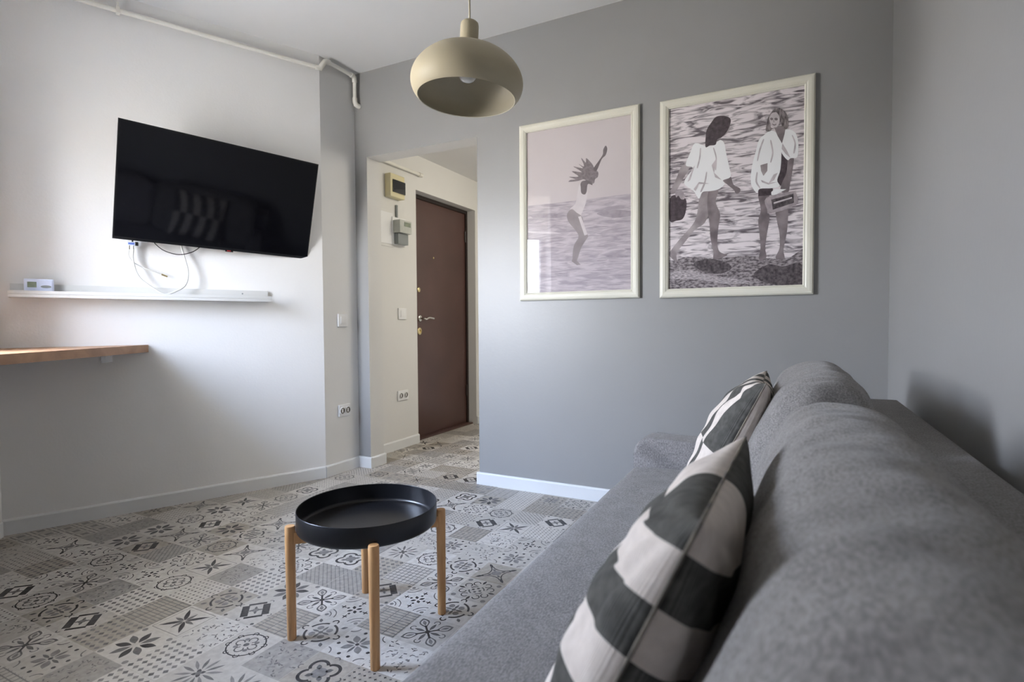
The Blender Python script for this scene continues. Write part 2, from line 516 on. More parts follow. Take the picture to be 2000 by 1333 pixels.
def leaf(a, r0, r1, w, sharp=1.0):
    """almond along direction a from radius r0 to r1"""
    n = 6; L = []; R = []
    for k in range(n+1):
        t = k/n; r = r0+(r1-r0)*t; h = w/2*sin(pi*t**sharp)
        L.append((r*cos(a)-h*sin(a), r*sin(a)+h*cos(a))); R.append((r*cos(a)+h*sin(a), r*sin(a)-h*cos(a)))
    return [L+R[1:-1][::-1]]


def bar(x0, y0, x1, y1, w):
    dx, dy = x1-x0, y1-y0; l = hypot(dx, dy); nx, ny = -dy/l*w/2, dx/l*w/2
    return [[(x0+nx, y0+ny), (x1+nx, y1+ny), (x1-nx, y1-ny), (x0-nx, y0-ny)]]


def rot4(shapes, k0=0):
    out = []
    for q in range(4):
        c, s = [(1, 0), (0, 1), (-1, 0), (0, -1)][q]
        for p in shapes:
            out.append([(x*c-y*s, x*s+y*c) for x, y in p])
    return out


def motif(kind, rnd):
    """list of (ink, polygon) in the cell square [-1, 1]"""
    o = []
    def put(ink, polys): o.extend((ink, p) for p in polys)
    q = pi/4
    if kind == 'frame':
        put('dark', rot4([[(0.10, 0.80), (0.80, 0.10), (0.58, -0.12+0.10), (0.0+0.0, 0.56)]]) if False else [])
        for s in (1, -1):      # two heavy bars and two lighter ones, set on the diagonals
            put('dark', [[(s*0.78, s*0.06), (s*0.10, s*0.74), (-s*0.12, s*0.52), (s*0.56, -s*0.16)]])
            put('dark', [[(s*0.70, -s*0.22), (s*0.16, -s*0.76), (s*0.05, -s*0.65), (s*0.59, -s*0.11)]])
        put('soft', disc(0, 0, 0.16)); put('mid', rot4(leaf(q, 0.05, 0.34, 0.12)))
        put('mid', rot4(arc_strip(0.86, 0, 0.10, 0.05, -pi/2, pi/2, 5)))
        put('mid', rot4(disc(0.86, 0.86, 0.09, 6)))
    elif kind == 'star':
        put('mid', rot4(bar(-0.86, 0.86, 0.86, 0.86, 0.025)))
        put('mid', rot4(leaf(0, 0.05, 0.62, 0.17, 0.8)))
        put('dark', rot4(leaf(q, 0.04, 1.0, 0.20, 0.8)))
        put('light', disc(0, 0, 0.05, 8))
    elif kind == 'cross':
        put('mid', rot4(leaf(q, 0.30, 1.12, 0.46, 1.3))); put('pale', rot4(leaf(q, 0.42, 1.0, 0.32, 1.3))); put('soft', rot4(leaf(q, 0.5, 0.94, 0.16, 1.3)))
        put('dark', rot4(bar(0, 0, 0.36, 0.36, 0.09))); put('mid', rot4(leaf(0, 0.1, 0.66, 0.16)))
        put('mid', rot4(arc_strip(0.72, 0, 0.13, 0.05, -2.2, 2.2, 7))); put('dark', disc(0, 0, 0.12))
    elif kind == 'petal':
        for k in range(8):
            put('dark' if k % 2 == 0 else 'mid', leaf(k*q+q/2, 0.16, 0.88, 0.30))
        put('soft', rot4(disc(0.84, 0.84, 0.12, 8)))
    elif kind == 'round':
        for k in range(4):
            put('dark', arc_strip(0, 0, 0.66, 0.10, k*pi/2+0.20, k*pi/2+pi/2-0.20, 10))
            put('dark', arc_strip(0.86*cos(k*pi/2), 0.86*sin(k*pi/2), 0.13, 0.07, k*pi/2-2.0, k*pi/2+2.0, 6))
        put('soft', rot4(disc(0.25, 0.25, 0.15, 8))); put('mid', rot4(leaf(0, 0.06, 0.46, 0.13))); put('mid', disc(0, 0, 0.10, 8))
        put('mid', rot4(leaf(q, 0.80, 1.1, 0.16)))
    elif kind == 'oval':
        put('dark', arc_strip(0, 0, 0.74, 0.06, 0, 2*pi, 26))
        for k in range(8):
            a = k*q+q/2
            put('dark', arc_strip(0.74*cos(a), 0.74*sin(a), 0.11, 0.05, a-2.4, a+2.4, 6))
        put('mid', rot4(arc_strip(0.34, 0, 0.17, 0.06, -2.6, 2.6, 8))); put('soft', rot4(disc(0.28, 0.28, 0.10, 8))); put('mid', disc(0, 0, 0.12, 8))
    elif kind == 'curve':
        put('dark', rot4(arc_strip(1.02, 0, 0.66, 0.06, pi-0.86, pi+0.86, 12)))
        put('dark', rot4(leaf(q, 0.66, 1.14, 0.16))); put('soft', disc(0, 0, 0.26, 12)); put('mid', rot4(leaf(q, 0.24, 0.50, 0.14)))
    elif kind == 'blob':
        for k in range(4):
            a = k*pi/2+q
            put('dark', arc_strip(0.42*cos(a), 0.42*sin(a), 0.33, 0.13, a-1.75, a+1.75, 12))
        put('soft', disc(0, 0, 0.30, 12)); put('mid', rot4(leaf(q, 0.2, 0.52, 0.2))); put('mid', rot4(arc_strip(0.9, 0, 0.12, 0.05, -1.5, 1.5, 5)))
    elif kind == 'flower':
        put('soft', rot4(leaf(q, 0.12, 0.66, 0.30))); put('mid', rot4(leaf(0, 0.10, 0.60, 0.13)))
        put('dark', rot4(disc(0.76, 0.24, 0.085, 6)+disc(0.76, -0.24, 0.085, 6)))
        put('mid', rot4(arc_strip(0.92, 0.92, 0.30, 0.05, pi, 1.5*pi, 7))); put('dark', disc(0, 0, 0.09, 8))
    elif kind == 'scroll':
        put('dark', rot4(arc_strip(0.60, 0.30, 0.17, 0.055, -1.2, 3.6, 9)+arc_strip(0.60, -0.30, 0.17, 0.055, -3.6, 1.2, 9)))
        put('dark', rot4(leaf(0, 0.62, 1.0, 0.14))); put('mid', rot4(arc_strip(0, 0, 0.36, 0.07, q-0.5, q+0.5, 6))); put('mid', rot4(disc(0.18, 0, 0.08, 6)))
        put('soft', rot4(disc(0.8, 0.8, 0.13, 8)))
    elif kind == 'burst':
        for k in range(12):
            put('soft' if k % 2 else 'mid', leaf(k*pi/6, 0.22, 0.90, 0.13))
        put('dark', rot4(leaf(q, 0.02, 0.26, 0.16))); put('mid', disc(0, 0, 0.12, 8))
    elif kind == 'arabesque':
        put('mid', rot4(arc_strip(0.95, 0.95, 0.56, 0.05, pi+0.1, 1.5*pi-0.1, 9))); put('mid', rot4(arc_strip(0.95, 0.95, 0.34, 0.04, pi+0.1, 1.5*pi-0.1, 7)))
        put('dark', rot4(leaf(q, 0.06, 0.34, 0.16)+disc(0.36, 0, 0.07, 6))); put('dark', rot4(bar(0.48, 0, 0.76, 0, 0.06)+bar(0.62, -0.12, 0.62, 0.12, 0.06)))
        put('soft', rot4(disc(0.84, 0.84, 0.1, 6)))
    elif kind == 'hatch':
        n = 11
        for k in range(n):
            t = -0.92+1.84*k/(n-1); put('soft', bar(-0.98, t, 0.98, t, 0.055))
            if k % 3 == 1: put('mid', bar(t, -0.98, t, 0.98, 0.035))
    elif kind == 'lines':
        n = 13
        for k in range(n):
            t = -1.7+3.4*k/(n-1)
            a, b = max(-0.97, t-0.97), min(0.97, t+0.97)
            put('soft', bar(a, t-a, b, t-b, 0.05))
    elif kind == 'xgrid':
        n = 8
        for i in range(n):
            for j in range(n):
                x = -0.87+1.74*i/(n-1); y = -0.87+1.74*j/(n-1)
                put('mid' if (i+j) % 2 else 'dark', bar(x-0.055, y, x+0.055, y, 0.035)+bar(x, y-0.055, x, y+0.055, 0.035))
    elif kind == 'scales':
        n = 4
        for i in range(n):
            for j in range(n):
                put('mid', arc_strip(-0.73+1.46*i/(n-1), -0.73+1.46*j/(n-1), 0.18, 0.04, 0, 2*pi, 9)); put('soft', disc(-0.73+1.46*i/(n-1), -0.73+1.46*j/(n-1), 0.07, 6))
    elif kind == 'squares':
        n = 6
        for i in range(n):
            for j in range(n):
                x = -0.82+1.64*i/(n-1); y = -0.82+1.64*j/(n-1); h = 0.12
                put('soft' if (i*3+j) % 4 else 'mid', [[(x-h, y), (x, y-h), (x+h, y), (x, y+h)]])
    elif kind == 'mesh':
        n = 8
        for k in range(n):
            t = -0.92+1.84*k/(n-1); put('soft', bar(-0.98, t, 0.98, t, 0.05)); put('soft', bar(t, -0.98, t, 0.98, 0.05))
    elif kind == 'speckle':
        for k in range(60):
            x, y = rnd.uniform(-0.92, 0.92), rnd.uniform(-0.92, 0.92); a = rnd.uniform(0, pi)
            put(rnd.choice(['mid', 'soft', 'soft']), bar(x-0.07*cos(a), y-0.07*sin(a), x+0.07*cos(a), y+0.07*sin(a), 0.05))
    elif kind == 'tiles4':
        for sx in (-0.5, 0.5):
            for sy in (-0.5, 0.5):
                for h, ink in ((0.42, 'soft'), (0.34, None), (0.2, 'soft')):
                    put(ink or '_base', [[(sx-h, sy-h), (sx+h, sy-h), (sx+h, sy+h), (sx-h, sy+h)]])
    return o


FIX = {}


def cell_of(x, y): return (round((x-CX0)/CELL), round((y-CY0)/CELL))


for kind, pts in {
    'frame': [(-2.475, .946), (-1.569, 1.194), (-1.282, 1.492), (-1.893, 2.776), (-1.003, 2.401), (-2.238, 3.563)],
    'star': [(-2.0, 1.355), (-1.715, 1.049), (-2.65, 2.009), (-1.157, 2.252)],
    'cross': [(-2.31, 1.08), (-2.01, .774), (-1.426, 1.341), (-1.141, 1.633)],
    'petal': [(-2.634, 1.397), (-2.32, 1.67), (-1.451, 2.575)],
    'oval': [(-2.643, 1.699), (-2.151, 1.505), (-2.469, 1.235), (-1.303, 2.413), (-1.28, 1.781)],
    'round': [(-2.161, .926), (-1.288, 1.194), (-.995, 1.481), (-1.14, 1.34)],
    'curve': [(-2.46, 1.528), (-2.789, 1.253), (-2.188, 1.811), (-1.593, 2.43), (-.996, 1.796)],
    'blob': [(-1.157, 1.062), (-1.72, 1.641)],
}.items():
    for p in pts: FIX[cell_of(*p)] = kind
FIX.pop(cell_of(-1.14, 1.34), None)
BIG = ['scroll', 'flower', 'burst', 'arabesque', 'star', 'petal', 'cross', 'curve', 'oval', 'round', 'frame', 'blob']
FILL = ['hatch', 'xgrid', 'scales', 'squares', 'mesh', 'speckle', 'tiles4', 'lines', 'speckle', 'xgrid', 'squares', 'flower', 'arabesque']
FBASE = {'hatch': ['pale', 'grey', 'beige'], 'mesh': ['pale', 'grey', 'beige'], 'lines': ['pale', 'grey'], 'tiles4': ['pale', 'beige'], 'speckle': ['pale', 'light', 'grey'], 'squares': ['pale', 'light', 'beige']}

fv, ff, fi = [], [], []


def emit(poly, z, idx):
    b = len(fv); fv.extend((x, y, z) for x, y in poly)
    a = sum(poly[k][0]*poly[(k+1) % len(poly)][1]-poly[(k+1) % len(poly)][0]*poly[k][1] for k in range(len(poly)))
    ids = list(range(b, b+len(poly)))
    ff.append(ids if a > 0 else ids[::-1]); fi.append(idx)


# slab
for p in ([(-4.2, -1.6), (0.6, -1.6), (0.6, 4.8), (-4.2, 4.8)],):
    emit(p, 0.0, INK['pale']); emit(p, -0.08, INK['pale']); ff[-1] = ff[-1][::-1]
GZ, PZ = 0.00012, 0.00024
rf = random.Random(11)
for i in range(-22, 3):
    for j in range(0, 32):
        x = CX0+i*CELL; y = CY0+j*CELL
        if x > 0.45 or (Vector((x, y, 0))-P0).dot(N) < -0.12 and y < 2.5 or (y > 2.5 and x < -2.95):
            continue
        kind = FIX.get((i, j))
        if kind is None:
            # the print repeats: strong motifs on every other diagonal, textures between
            if (i+j) % 2 == 0: kind = rf.choice(BIG) if rf.random() < 0.62 else rf.choice(FILL)
            else: kind = rf.choice(FILL) if rf.random() < 0.82 else rf.choice(BIG)
        base = rf.choice(FBASE.get(kind, ['light', 'light', 'pale', 'pale', 'beige']))
        if kind == 'star': base = 'light'
        h = CELL/2*0.992
        emit([(x-h, y-h), (x+h, y-h), (x+h, y+h), (x-h, y+h)], GZ, INK[base])
        rr = random.Random(i*1000+j)
        lay = {}
        for k, (ink, poly) in enumerate(motif(kind, rr)):
            emit([(x+px*CELL/2, y+py*CELL/2) for px, py in poly], PZ+0.00004*min(k, 40)*0.25, INK[base] if ink == '_base' else INK[ink])
floor = structure(link_mesh('floor', fv, ff, fmats, midx=fi))

# ------------------------------------------------------------------ sofa
def loft_cushion(name, section, y0, y1, m, parent, rnd=0.09, ns=36, nn=5, seed=0, puff=0.012, p=2.6, cr=10, wrinkle=0.004, tuft=None):
    """cushion: closed x/z section swept along y, ends rounded over, lightly crumpled"""
    sec = catmull(section, cr, True)
    cx = sum(a for a, _ in sec)/len(sec); cz = sum(b for _, b in sec)/len(sec)
    L = y1-y0; ys = []
    for k in range(ns+1):
        t = -1+2*k/ns
        tt = math.copysign(1-(1-abs(t))**1.8, t)
        ys.append(tt)
    rr = random.Random(seed); ph = [rr.uniform(0, 6.28) for _ in range(8)]
    V, F = [], []
    for t in ys:
        y = (y0+y1)/2+t*L/2
        d = min(y-y0, y1-y)
        s = 1.0 if d >= rnd else (max(1-(1-d/rnd)**p, 0.0))**(1/p)
        s = max(s, 0.04)
        e = (1-s)*0.13
        for (a, b) in sec:
            vx, vz = a-cx, b-cz; l = hypot(vx, vz)
            k = 1-(1-s)*min(1.0, 0.075/max(l, 1e-4))*1.0
            bul = 1+puff/l*(1-abs(t)**2.5) if l > 1e-4 else 1
            w = wrinkle*(sin(y*23+ph[0]+a*31)*sin(b*27+ph[1])+0.6*sin(y*61+ph[2]-b*44)*sin(a*52+ph[3]))
            x = cx+vx*k*bul+w*vx/max(l, .01); z = cz+vz*k*bul+w*vz/max(l, .01)
            if tuft:
                for (ty, tx, tz, tr, td) in tuft:
                    g = math.exp(-((y-ty)**2/(tr[0]**2)+(x-tx)**2/(tr[1]**2)+(z-tz)**2/(tr[2]**2)))
                    x -= td[0]*g; z -= td[1]*g
            V.append((x, y, z))
    n = len(sec)
    for i in range(len(ys)-1):
        for k in range(n):
            F.append((i*n+k, i*n+(k+1) % n, (i+1)*n+(k+1) % n, (i+1)*n+k))
    bm = bmesh.new(); bv = [bm.verts.new(v) for v in V]
    for f in F: bm.faces.new([bv[q] for q in f])
    bm.faces.new(bv[:n]); bm.faces.new(bv[-n:][::-1])
    o = from_bm(name, bm, m, parent, smooth=True)
    return o


SZ = 0.400           # seat height
SY0, SY1 = -0.20, 2.10    # seat from the near arm to the far arm
LX = 0.326           # back of the sofa
sofa = thing('sofa', 'grey fabric sofa bed with low rounded arm along the grey wall', 'sofa', (-0.10, 1.0, 0))
# seat mattress
SX = -0.552
sec = [(SX, SZ-0.045), (SX+0.012, SZ-0.012), (SX+0.05, SZ), (SX+0.16, SZ+0.003), (-0.20, SZ+0.004), (-0.06, SZ), (0.03, SZ-0.004), (0.03, SZ-0.16), (-0.2, SZ-0.165), (SX+0.05, SZ-0.165), (SX+0.008, SZ-0.14), (SX-0.003, SZ-0.09)]
loft_cushion('seat', sec, SY0+0.002, SY1-0.002, M['sofa'], sofa, rnd=0.018, ns=80, puff=0.0, wrinkle=0.0012, seed=2)
box('base', (SX+0.03, SY0+0.01, 0.05), (0.10, SY1-0.01, SZ-0.168), M['sofa_arm'], sofa, bevel=0.012)
for (x, y) in ((SX+0.07, SY0+0.07), (SX+0.07, SY1-0.07), (0.27, SY0+0.07), (0.27, SY1-0.07)):
    lathe('foot', [(0.018, 0.0), (0.022, 0.05)], M['black_rubber'], sofa, center=(x, y, 0), n=20)
# storage back / ledge behind the cushions
box('back_ledge', (0.105, SY0, 0.05), (LX, 2.262, 0.682), M['sofa'], sofa, bevel=0.012, seg=3)


def arm(name, y0, y1):
    """low arm, front top corner rounded"""
    x0, x1, z0, z1, R = SX+0.008, 0.10, 0.05, 0.507, 0.062
    prof = [(x0, z0), (x0, z1-R)]
    for k in range(1, 9):
        a = pi-k*(pi/2)/8
        prof.append((x0+R+R*cos(a), z1-R+R*sin(a)))
    prof += [(x1, z1), (x1, z0)]
    bm = bmesh.new()
    a = [bm.verts.new((x, y0, z)) for x, z in prof]; b = [bm.verts.new((x, y1, z)) for x, z in prof]
    n = len(prof)
    fa = bm.faces.new(a); fb = bm.faces.new(b[::-1])
    for k in range(n): bm.faces.new((a[k], b[k], b[(k+1) % n], a[(k+1) % n]))
    ed = [e for e in bm.edges if all(abs(v.co.y-y0) < 1e-6 for v in e.verts) or all(abs(v.co.y-y1) < 1e-6 for v in e.verts)]
    bmesh.ops.bevel(bm, geom=ed, offset=0.02, segments=5, profile=0.5, affect='EDGES')
    return from_bm(name, bm, M['sofa_arm'], sofa, smooth=True, angle=radians(50))


arm('arm', SY1, 2.238)
arm('arm', SY0-0.138, SY0)
# back cushions
cs = [(-0.150, 0.408), (-0.128, 0.50), (-0.075, 0.62), (-0.020, 0.745), (0.012, 0.787), (0.055, 0.803), (0.110, 0.800), (0.150, 0.778), (0.165, 0.72), (0.150, 0.69), (0.12, 0.686), (0.09, 0.66), (0.085, 0.50), (0.07, 0.408), (-0.03, 0.404)]
c1 = loft_cushion('back_cushion', cs, -0.06, 1.275, M['sofa'], sofa, rnd=0.12, ns=140, seed=5, puff=0.006, wrinkle=0.0035, cr=8, tuft=[(1.275, 0.115, 0.80, (0.085, 0.070, 0.09), (0.0, 0.075)), (1.17, 0.05, 0.79, (0.022, 0.06, 0.05), (0.0, 0.008)), (1.09, 0.09, 0.80, (0.020, 0.05, 0.05), (0.0, 0.005))])
cs2 = [(-0.160, 0.408), (-0.142, 0.50), (-0.098, 0.62), (-0.045, 0.745), (-0.005, 0.795), (0.045, 0.818), (0.100, 0.818), (0.145, 0.79), (0.165, 0.73), (0.150, 0.69), (0.12, 0.686), (0.09, 0.66), (0.085, 0.50), (0.07, 0.408), (-0.03, 0.404)]
c2 = loft_cushion('back_cushion', cs2, 1.285, 2.145, M['sofa'], sofa, rnd=0.10, ns=110, seed=9, puff=0.005, wrinkle=0.0035, cr=8, tuft=[(1.285, 0.115, 0.815, (0.050, 0.070, 0.08), (0.0, 0.055)), (1.40, 0.05, 0.81, (0.020, 0.06, 0.05), (0.0, 0.010)), (1.52, 0.09, 0.82, (0.03, 0.05, 0.05), (0.0, 0.006))])
rebase(sofa)

# ------------------------------------------------------------------ scatter cushions
CREAM1, CREAM2 = (0.60, 0.535, 0.48), (0.70, 0.63, 0.57)
DARK1, DARK2 = (0.040, 0.039, 0.035), (0.125, 0.122, 0.110)


def pillow_mat(name, turned, phase):
    m, nt, b = new_mat(name)
    N_ = nt.nodes.new; Lk = nt.links.new
    uv = N_('ShaderNodeUVMap'); uv.uv_map = 'UVMap'
    sp = N_('ShaderNodeSeparateXYZ'); Lk(uv.outputs[0], sp.inputs[0])
    def mth(op, a, b_=None, c=None):
        n = N_('ShaderNodeMath'); n.operation = op
        for i, v in enumerate((a, b_, c)):
            if v is None: continue
            if isinstance(v, (int, float)): n.inputs[i].default_value = v
            else: Lk(v, n.inputs[i])
        return n.outputs[0]
    if turned: A, B = sp.outputs[0], sp.outputs[1]
    else: A, B = mth('SUBTRACT', 1.0, sp.outputs[1]), sp.outputs[0]
    off = mth('SUBTRACT', B, 0.5)
    x = mth('MAXIMUM', mth('ADD', A, mth('MULTIPLY', mth('MULTIPLY', off, off), 0.36)), 0.036)
    band = mth('FLOOR', mth('ADD', mth('DIVIDE', mth('SUBTRACT', x, 0.16), 0.127), 11.0))
    sw = mth('LESS_THAN', B, 0.5) if turned else mth('GREATER_THAN', B, 0.5)
    par = mth('MODULO', mth('ADD', mth('ADD', band, sw), phase+1.0), 2.0)
    tc = N_('ShaderNodeTexCoord')
    nz = N_('ShaderNodeTexNoise'); nz.inputs['Scale'].default_value = 60; nz.inputs['Detail'].default_value = 5
    Lk(tc.outputs['Object'], nz.inputs['Vector'])
    wv = N_('ShaderNodeTexWave'); wv.inputs['Scale'].default_value = 55; wv.inputs['Distortion'].default_value = 0.6; wv.bands_direction = 'X'
    Lk(uv.outputs[0], wv.inputs['Vector'])
    cr = N_('ShaderNodeValToRGB'); cr.color_ramp.elements[0].color = (*CREAM1, 1); cr.color_ramp.elements[1].color = (*CREAM2, 1)
    cr.color_ramp.elements[0].position = 0.3; cr.color_ramp.elements[1].position = 0.7
    Lk(nz.outputs['Fac'], cr.inputs[0])
    dk = N_('ShaderNodeValToRGB'); dk.color_ramp.elements[0].color = (*DARK1, 1); dk.color_ramp.elements[1].color = (*DARK2, 1)
    dk.color_ramp.elements[0].position = 0.25; dk.color_ramp.elements[1].position = 0.75
    Lk(mth('ADD', mth('MULTIPLY', wv.outputs['Fac'], 0.30), mth('MULTIPLY', nz.outputs['Fac'], 0.70)), dk.inputs[0])
    mx = N_('ShaderNodeMix'); mx.data_type = 'RGBA'
    Lk(par, mx.inputs['Factor']); Lk(cr.outputs[0], mx.inputs['A']); Lk(dk.outputs[0], mx.inputs['B'])
    Lk(mx.outputs['Result'], b.inputs['Base Color'])
    b.inputs['Roughness'].default_value = 0.9; b.inputs['Specular IOR Level'].default_value = 0.2
    bp = N_('ShaderNodeBump'); bp.inputs['Strength'].default_value = 0.35; bp.inputs['Distance'].default_value = 0.001
    Lk(wv.outputs['Fac'], bp.inputs['Height']); Lk(bp.outputs[0], b.inputs['Normal'])
    return m


def pillow(name, label, a, b, c, thick, mats, seed, fold=0.0):
    """a = near bottom corner, b = far bottom corner, c = near top corner"""
    a, b, c = Vector(a), Vector(b), Vector(c)
    eu = (b-a); ev = (c-a); nf = ev.cross(eu).normalized()       # towards the room
    if nf.x > 0: nf = -nf
    rr = random.Random(seed); ph = [rr.uniform(0, 6.28) for _ in range(10)]
    n = 90
    V, F, MI, UV = [], [], [], []
    idx = {}
    for side in (1, -1):
        for i in range(n+1):
            for j in range(n+1):
                edge = i in (0, n) or j in (0, n)
                if side == -1 and edge:
                    idx[(side, i, j)] = idx[(1, i, j)]; continue
                u = sin(pi/2*(-1+2*i/n)); v = sin(pi/2*(-1+2*j/n))
                h = thick*(max(0, (1-u*u)*(1-v*v)))**0.40*(0.90+0.10*cos(u*2)*cos(v*2))
                uu = u*(1-0.075*(1-v*v)*u*u); vv = v*(1-0.075*(1-u*u)*v*v)
                ed = (1-(1-abs(u))**2)*(1-(1-abs(v))**2)
                wr = 0.0045*(sin(5*u+9*v+ph[0])*cos(7*v+ph[1])+0.7*sin(11*u-6*v+ph[2]))*(1-abs(u)**4)*(1-abs(v)**4)
                # creases running in from the corners
                for (su, sv, k) in ((-1, 1, 0), (1, 1, 1), (-1, -1, 2), (1, -1, 3)):
                    d = hypot(u-su, v-sv); a_ = atan2(v-sv, u-su)
                    wr += 0.006*math.exp(-(d-0.45)**2/0.09)*sin(a_*15+ph[4+k])*(1-u**6)*(1-v**6)
                p = a+eu*((uu+1)/2)+ev*((vv+1)/2)+nf*(side*(h+wr*(1 if side > 0 else 0.6)))
                if fold: p += nf*fold*(u*u*0.5-0.2)
                idx[(side, i, j)] = len(V); V.append(p)
    for side in (1, -1):
        for i in range(n):
            for j in range(n):
                q = [(i, j), (i+1, j), (i+1, j+1), (i, j+1)]
                if side == -1: q = q[::-1]
                F.append([idx[(side, *k)] for k in q]); MI.append(0 if side == 1 else 1)
                UV.append([((sin(pi/2*(-1+2*k[0]/n))+1)/2, (sin(pi/2*(-1+2*k[1]/n))+1)/2) for k in q])
    base = (a+b)/2; base.z = SZ
    V = [v-base for v in V]
    o = link_mesh(name, V, F, mats, midx=MI, smooth=True)
    o.location = base
    ul = o.data.uv_layers.new(name='UVMap')
    k = 0
    for uvs in UV:
        for t in uvs:
            ul.data[k].uv = t; k += 1
    # piped seam as its own part
    ring = [V[idx[(1, i, 0)]] for i in range(0, n, 3)]+[V[idx[(1, n, j)]] for j in range(0, n, 3)]+[V[idx[(1, i, n)]] for i in range(n, 0, -3)]+[V[idx[(1, 0, j)]] for j in range(n, 0, -3)]
    bm = bmesh.new(); ring.append(ring[0]); add_tube(bm, ring, 0.0016, 6, False)
    sm = from_bm('seam', bm, M['seam'], o, smooth=True)
    tag(o, label, 'cushion', 'patterned scatter cushions on the sofa')
    return o


M['seam'] = mat('cushion_seam', (0.30, 0.26, 0.20), 0.9, (0.10, 0.09, 0.08), 25)
pf1 = pillow_mat('cushion_front_near', False, 0.0)
pb1 = pillow_mat('cushion_back_near', False, 1.0)
pf2 = pillow_mat('cushion_front_far', True, 0.0)
pb2 = pillow_mat('cushion_back_far', True, 1.0)
pillow('cushion', 'black and cream ring patterned cushion, the larger one nearest the viewer', (-0.233, 0.400, 0.424), (-0.232, 0.829, 0.406), (-0.058, 0.420, 0.803), 0.070, [pf1, pb1], 3)
pillow('cushion', 'black and cream striped cushion standing near the far sofa arm', (-0.242, 1.431, 0.412), (-0.257, 1.878, 0.406), (-0.053, 1.443, 0.803), 0.080, [pf2, pb2], 6)

# ------------------------------------------------------------------ tray table
TX, TY = -1.177, 1.313
table = thing('tray_table', 'round black tray table on four light wooden legs', 'table', (TX, TY, 0))
LEGR = 0.229
for q in range(4):
    a = pi/4+q*pi/2
    x, y = TX+LEGR*cos(a), TY+LEGR*sin(a)
    bm = bmesh.new()
    add_lathe(bm, [(0.0120, 0.0), (0.0132, 0.002), (0.0150, 0.30), (0.0150, 0.343), (0.0135, 0.3465)], (x, y, 0), 28)
    from_bm('leg', bm, M['beech'], table, smooth=True, angle=radians(40))
for q, (z0, z1) in enumerate(((0.292, 0.327), (0.292, 0.327))):
    a = pi/4+q*pi/2
    m_ = Matrix.Translation((TX, TY, 0)) @ Matrix.Rotation(a, 4, 'Z')
    if q == 0: box('crossbar', (-LEGR+0.010, -0.010, z0), (LEGR-0.010, 0.010, z1), M['beech'], table, bevel=0.0015, mtx=m_)
    else:
        box('crossbar', (-LEGR+0.010, -0.010, z0), (-0.0105, 0.010, z1), M['beech'], table, bevel=0.0015, mtx=m_)
        box('crossbar', (0.0105, -0.010, z0), (LEGR-0.010, 0.010, z1), M['beech'], table, bevel=0.0015, mtx=m_)
RT = 0.2125
prof = [(0.001, 0.3275), (RT-0.012, 0.3275), (RT-0.005, 0.3295), (RT-0.001, 0.334), (RT, 0.340), (RT, 0.389), (RT-0.0012, 0.3905), (RT-0.0025, 0.389), (RT-0.0025, 0.342), (RT-0.004, 0.336), (RT-0.007, 0.3325), (RT-0.011, 0.3310), (RT-0.016, 0.3305), (0.001, 0.3305)]
tray = lathe('tray', prof, M['tray'], table, center=(TX, TY, 0), n=128)
rebase(table)

# ------------------------------------------------------------------ pendant lamp
LXP, LYP, LZP = -0.9655, 1.60, 1.871
lamp = thing('pendant_lamp', 'beige dome pendant lamp hanging from the ceiling', 'lamp', (LXP, LYP, LZP))
view = Vector((LXP, LYP, 0)).normalized()
LM = Matrix.Translation((LXP, LYP, LZP+0.07)) @ Matrix.Rotation(radians(3.0), 4, view) @ Matrix.Translation((0, 0, -0.07))
outer = [(0.031, 0.0), (0.045, -0.0035), (0.075, -0.010), (0.105, -0.021), (0.133, -0.037), (0.157, -0.058), (0.175, -0.082), (0.186, -0.106), (0.190, -0.128), (0.1885, -0.149), (0.182, -0.168), (0.1725, -0.183), (0.1655, -0.190)]
inner = [(0.1635, -0.1885), (0.170, -0.180), (0.179, -0.165), (0.185, -0.147), (0.1865, -0.128), (0.1825, -0.108), (0.172, -0.085), (0.154, -0.062), (0.131, -0.042), (0.104, -0.026), (0.075, -0.0145), (0.045, -0.008), (0.028, -0.006)]
outer = [(a*0.985 if a > 0.04 else a, b*0.885) for a, b in outer]; inner = [(a*0.985, b*0.885) for a, b in inner]
def smooth_prof(p, n=4): return catmull(p, n, False)
bm = bmesh.new(); add_lathe(bm, smooth_prof(outer)+smooth_prof(inner), (0, 0, 0), 96, True, False); bm.transform(LM)
shade = from_bm('lamp_shade', bm, [M['lamp'], M['lamp_in']], lamp, smooth=True, angle=radians(60))
Li = LM.inverted()
for p in shade.data.polygons:
    c = Li @ p.center; n_ = Li.to_3x3() @ p.normal
    if n_.dot(Vector((c.x, c.y, (c.z+0.12)*1.5))) < 0: p.material_index = 1
lathe('stem', [(0.0295, -0.004), (0.0305, 0.0), (0.0305, 0.073), (0.029, 0.080), (0.024, 0.0845), (0.010, 0.086), (0.004, 0.0865)], M['lamp'], lamp, n=48, mtx=LM)
lathe('bulb', [(0.013, -0.008), (0.013, -0.03), (0.018, -0.045), (0.030, -0.062), (0.0335, -0.078), (0.031, -0.094), (0.022, -0.107), (0.008, -0.113), (0.001, -0.1135)], M['bulb'], lamp, n=32, mtx=LM)
topc = LM @ Vector((0, 0, 0.086))
tube('cord', [topc, Vector((LXP, LYP, LZP+0.16)), Vector((LXP+0.004, LYP, 2.3)), Vector((LXP+0.004, LYP, ZC-0.03))], 0.0032, M['cord'], lamp, 10)
lathe('ceiling_cup', [(0.045, -0.03), (0.050, -0.002), (0.050, 0.0)], M['lamp'], lamp, center=(LXP+0.004, LYP, ZC), n=32)
rebase(lamp)

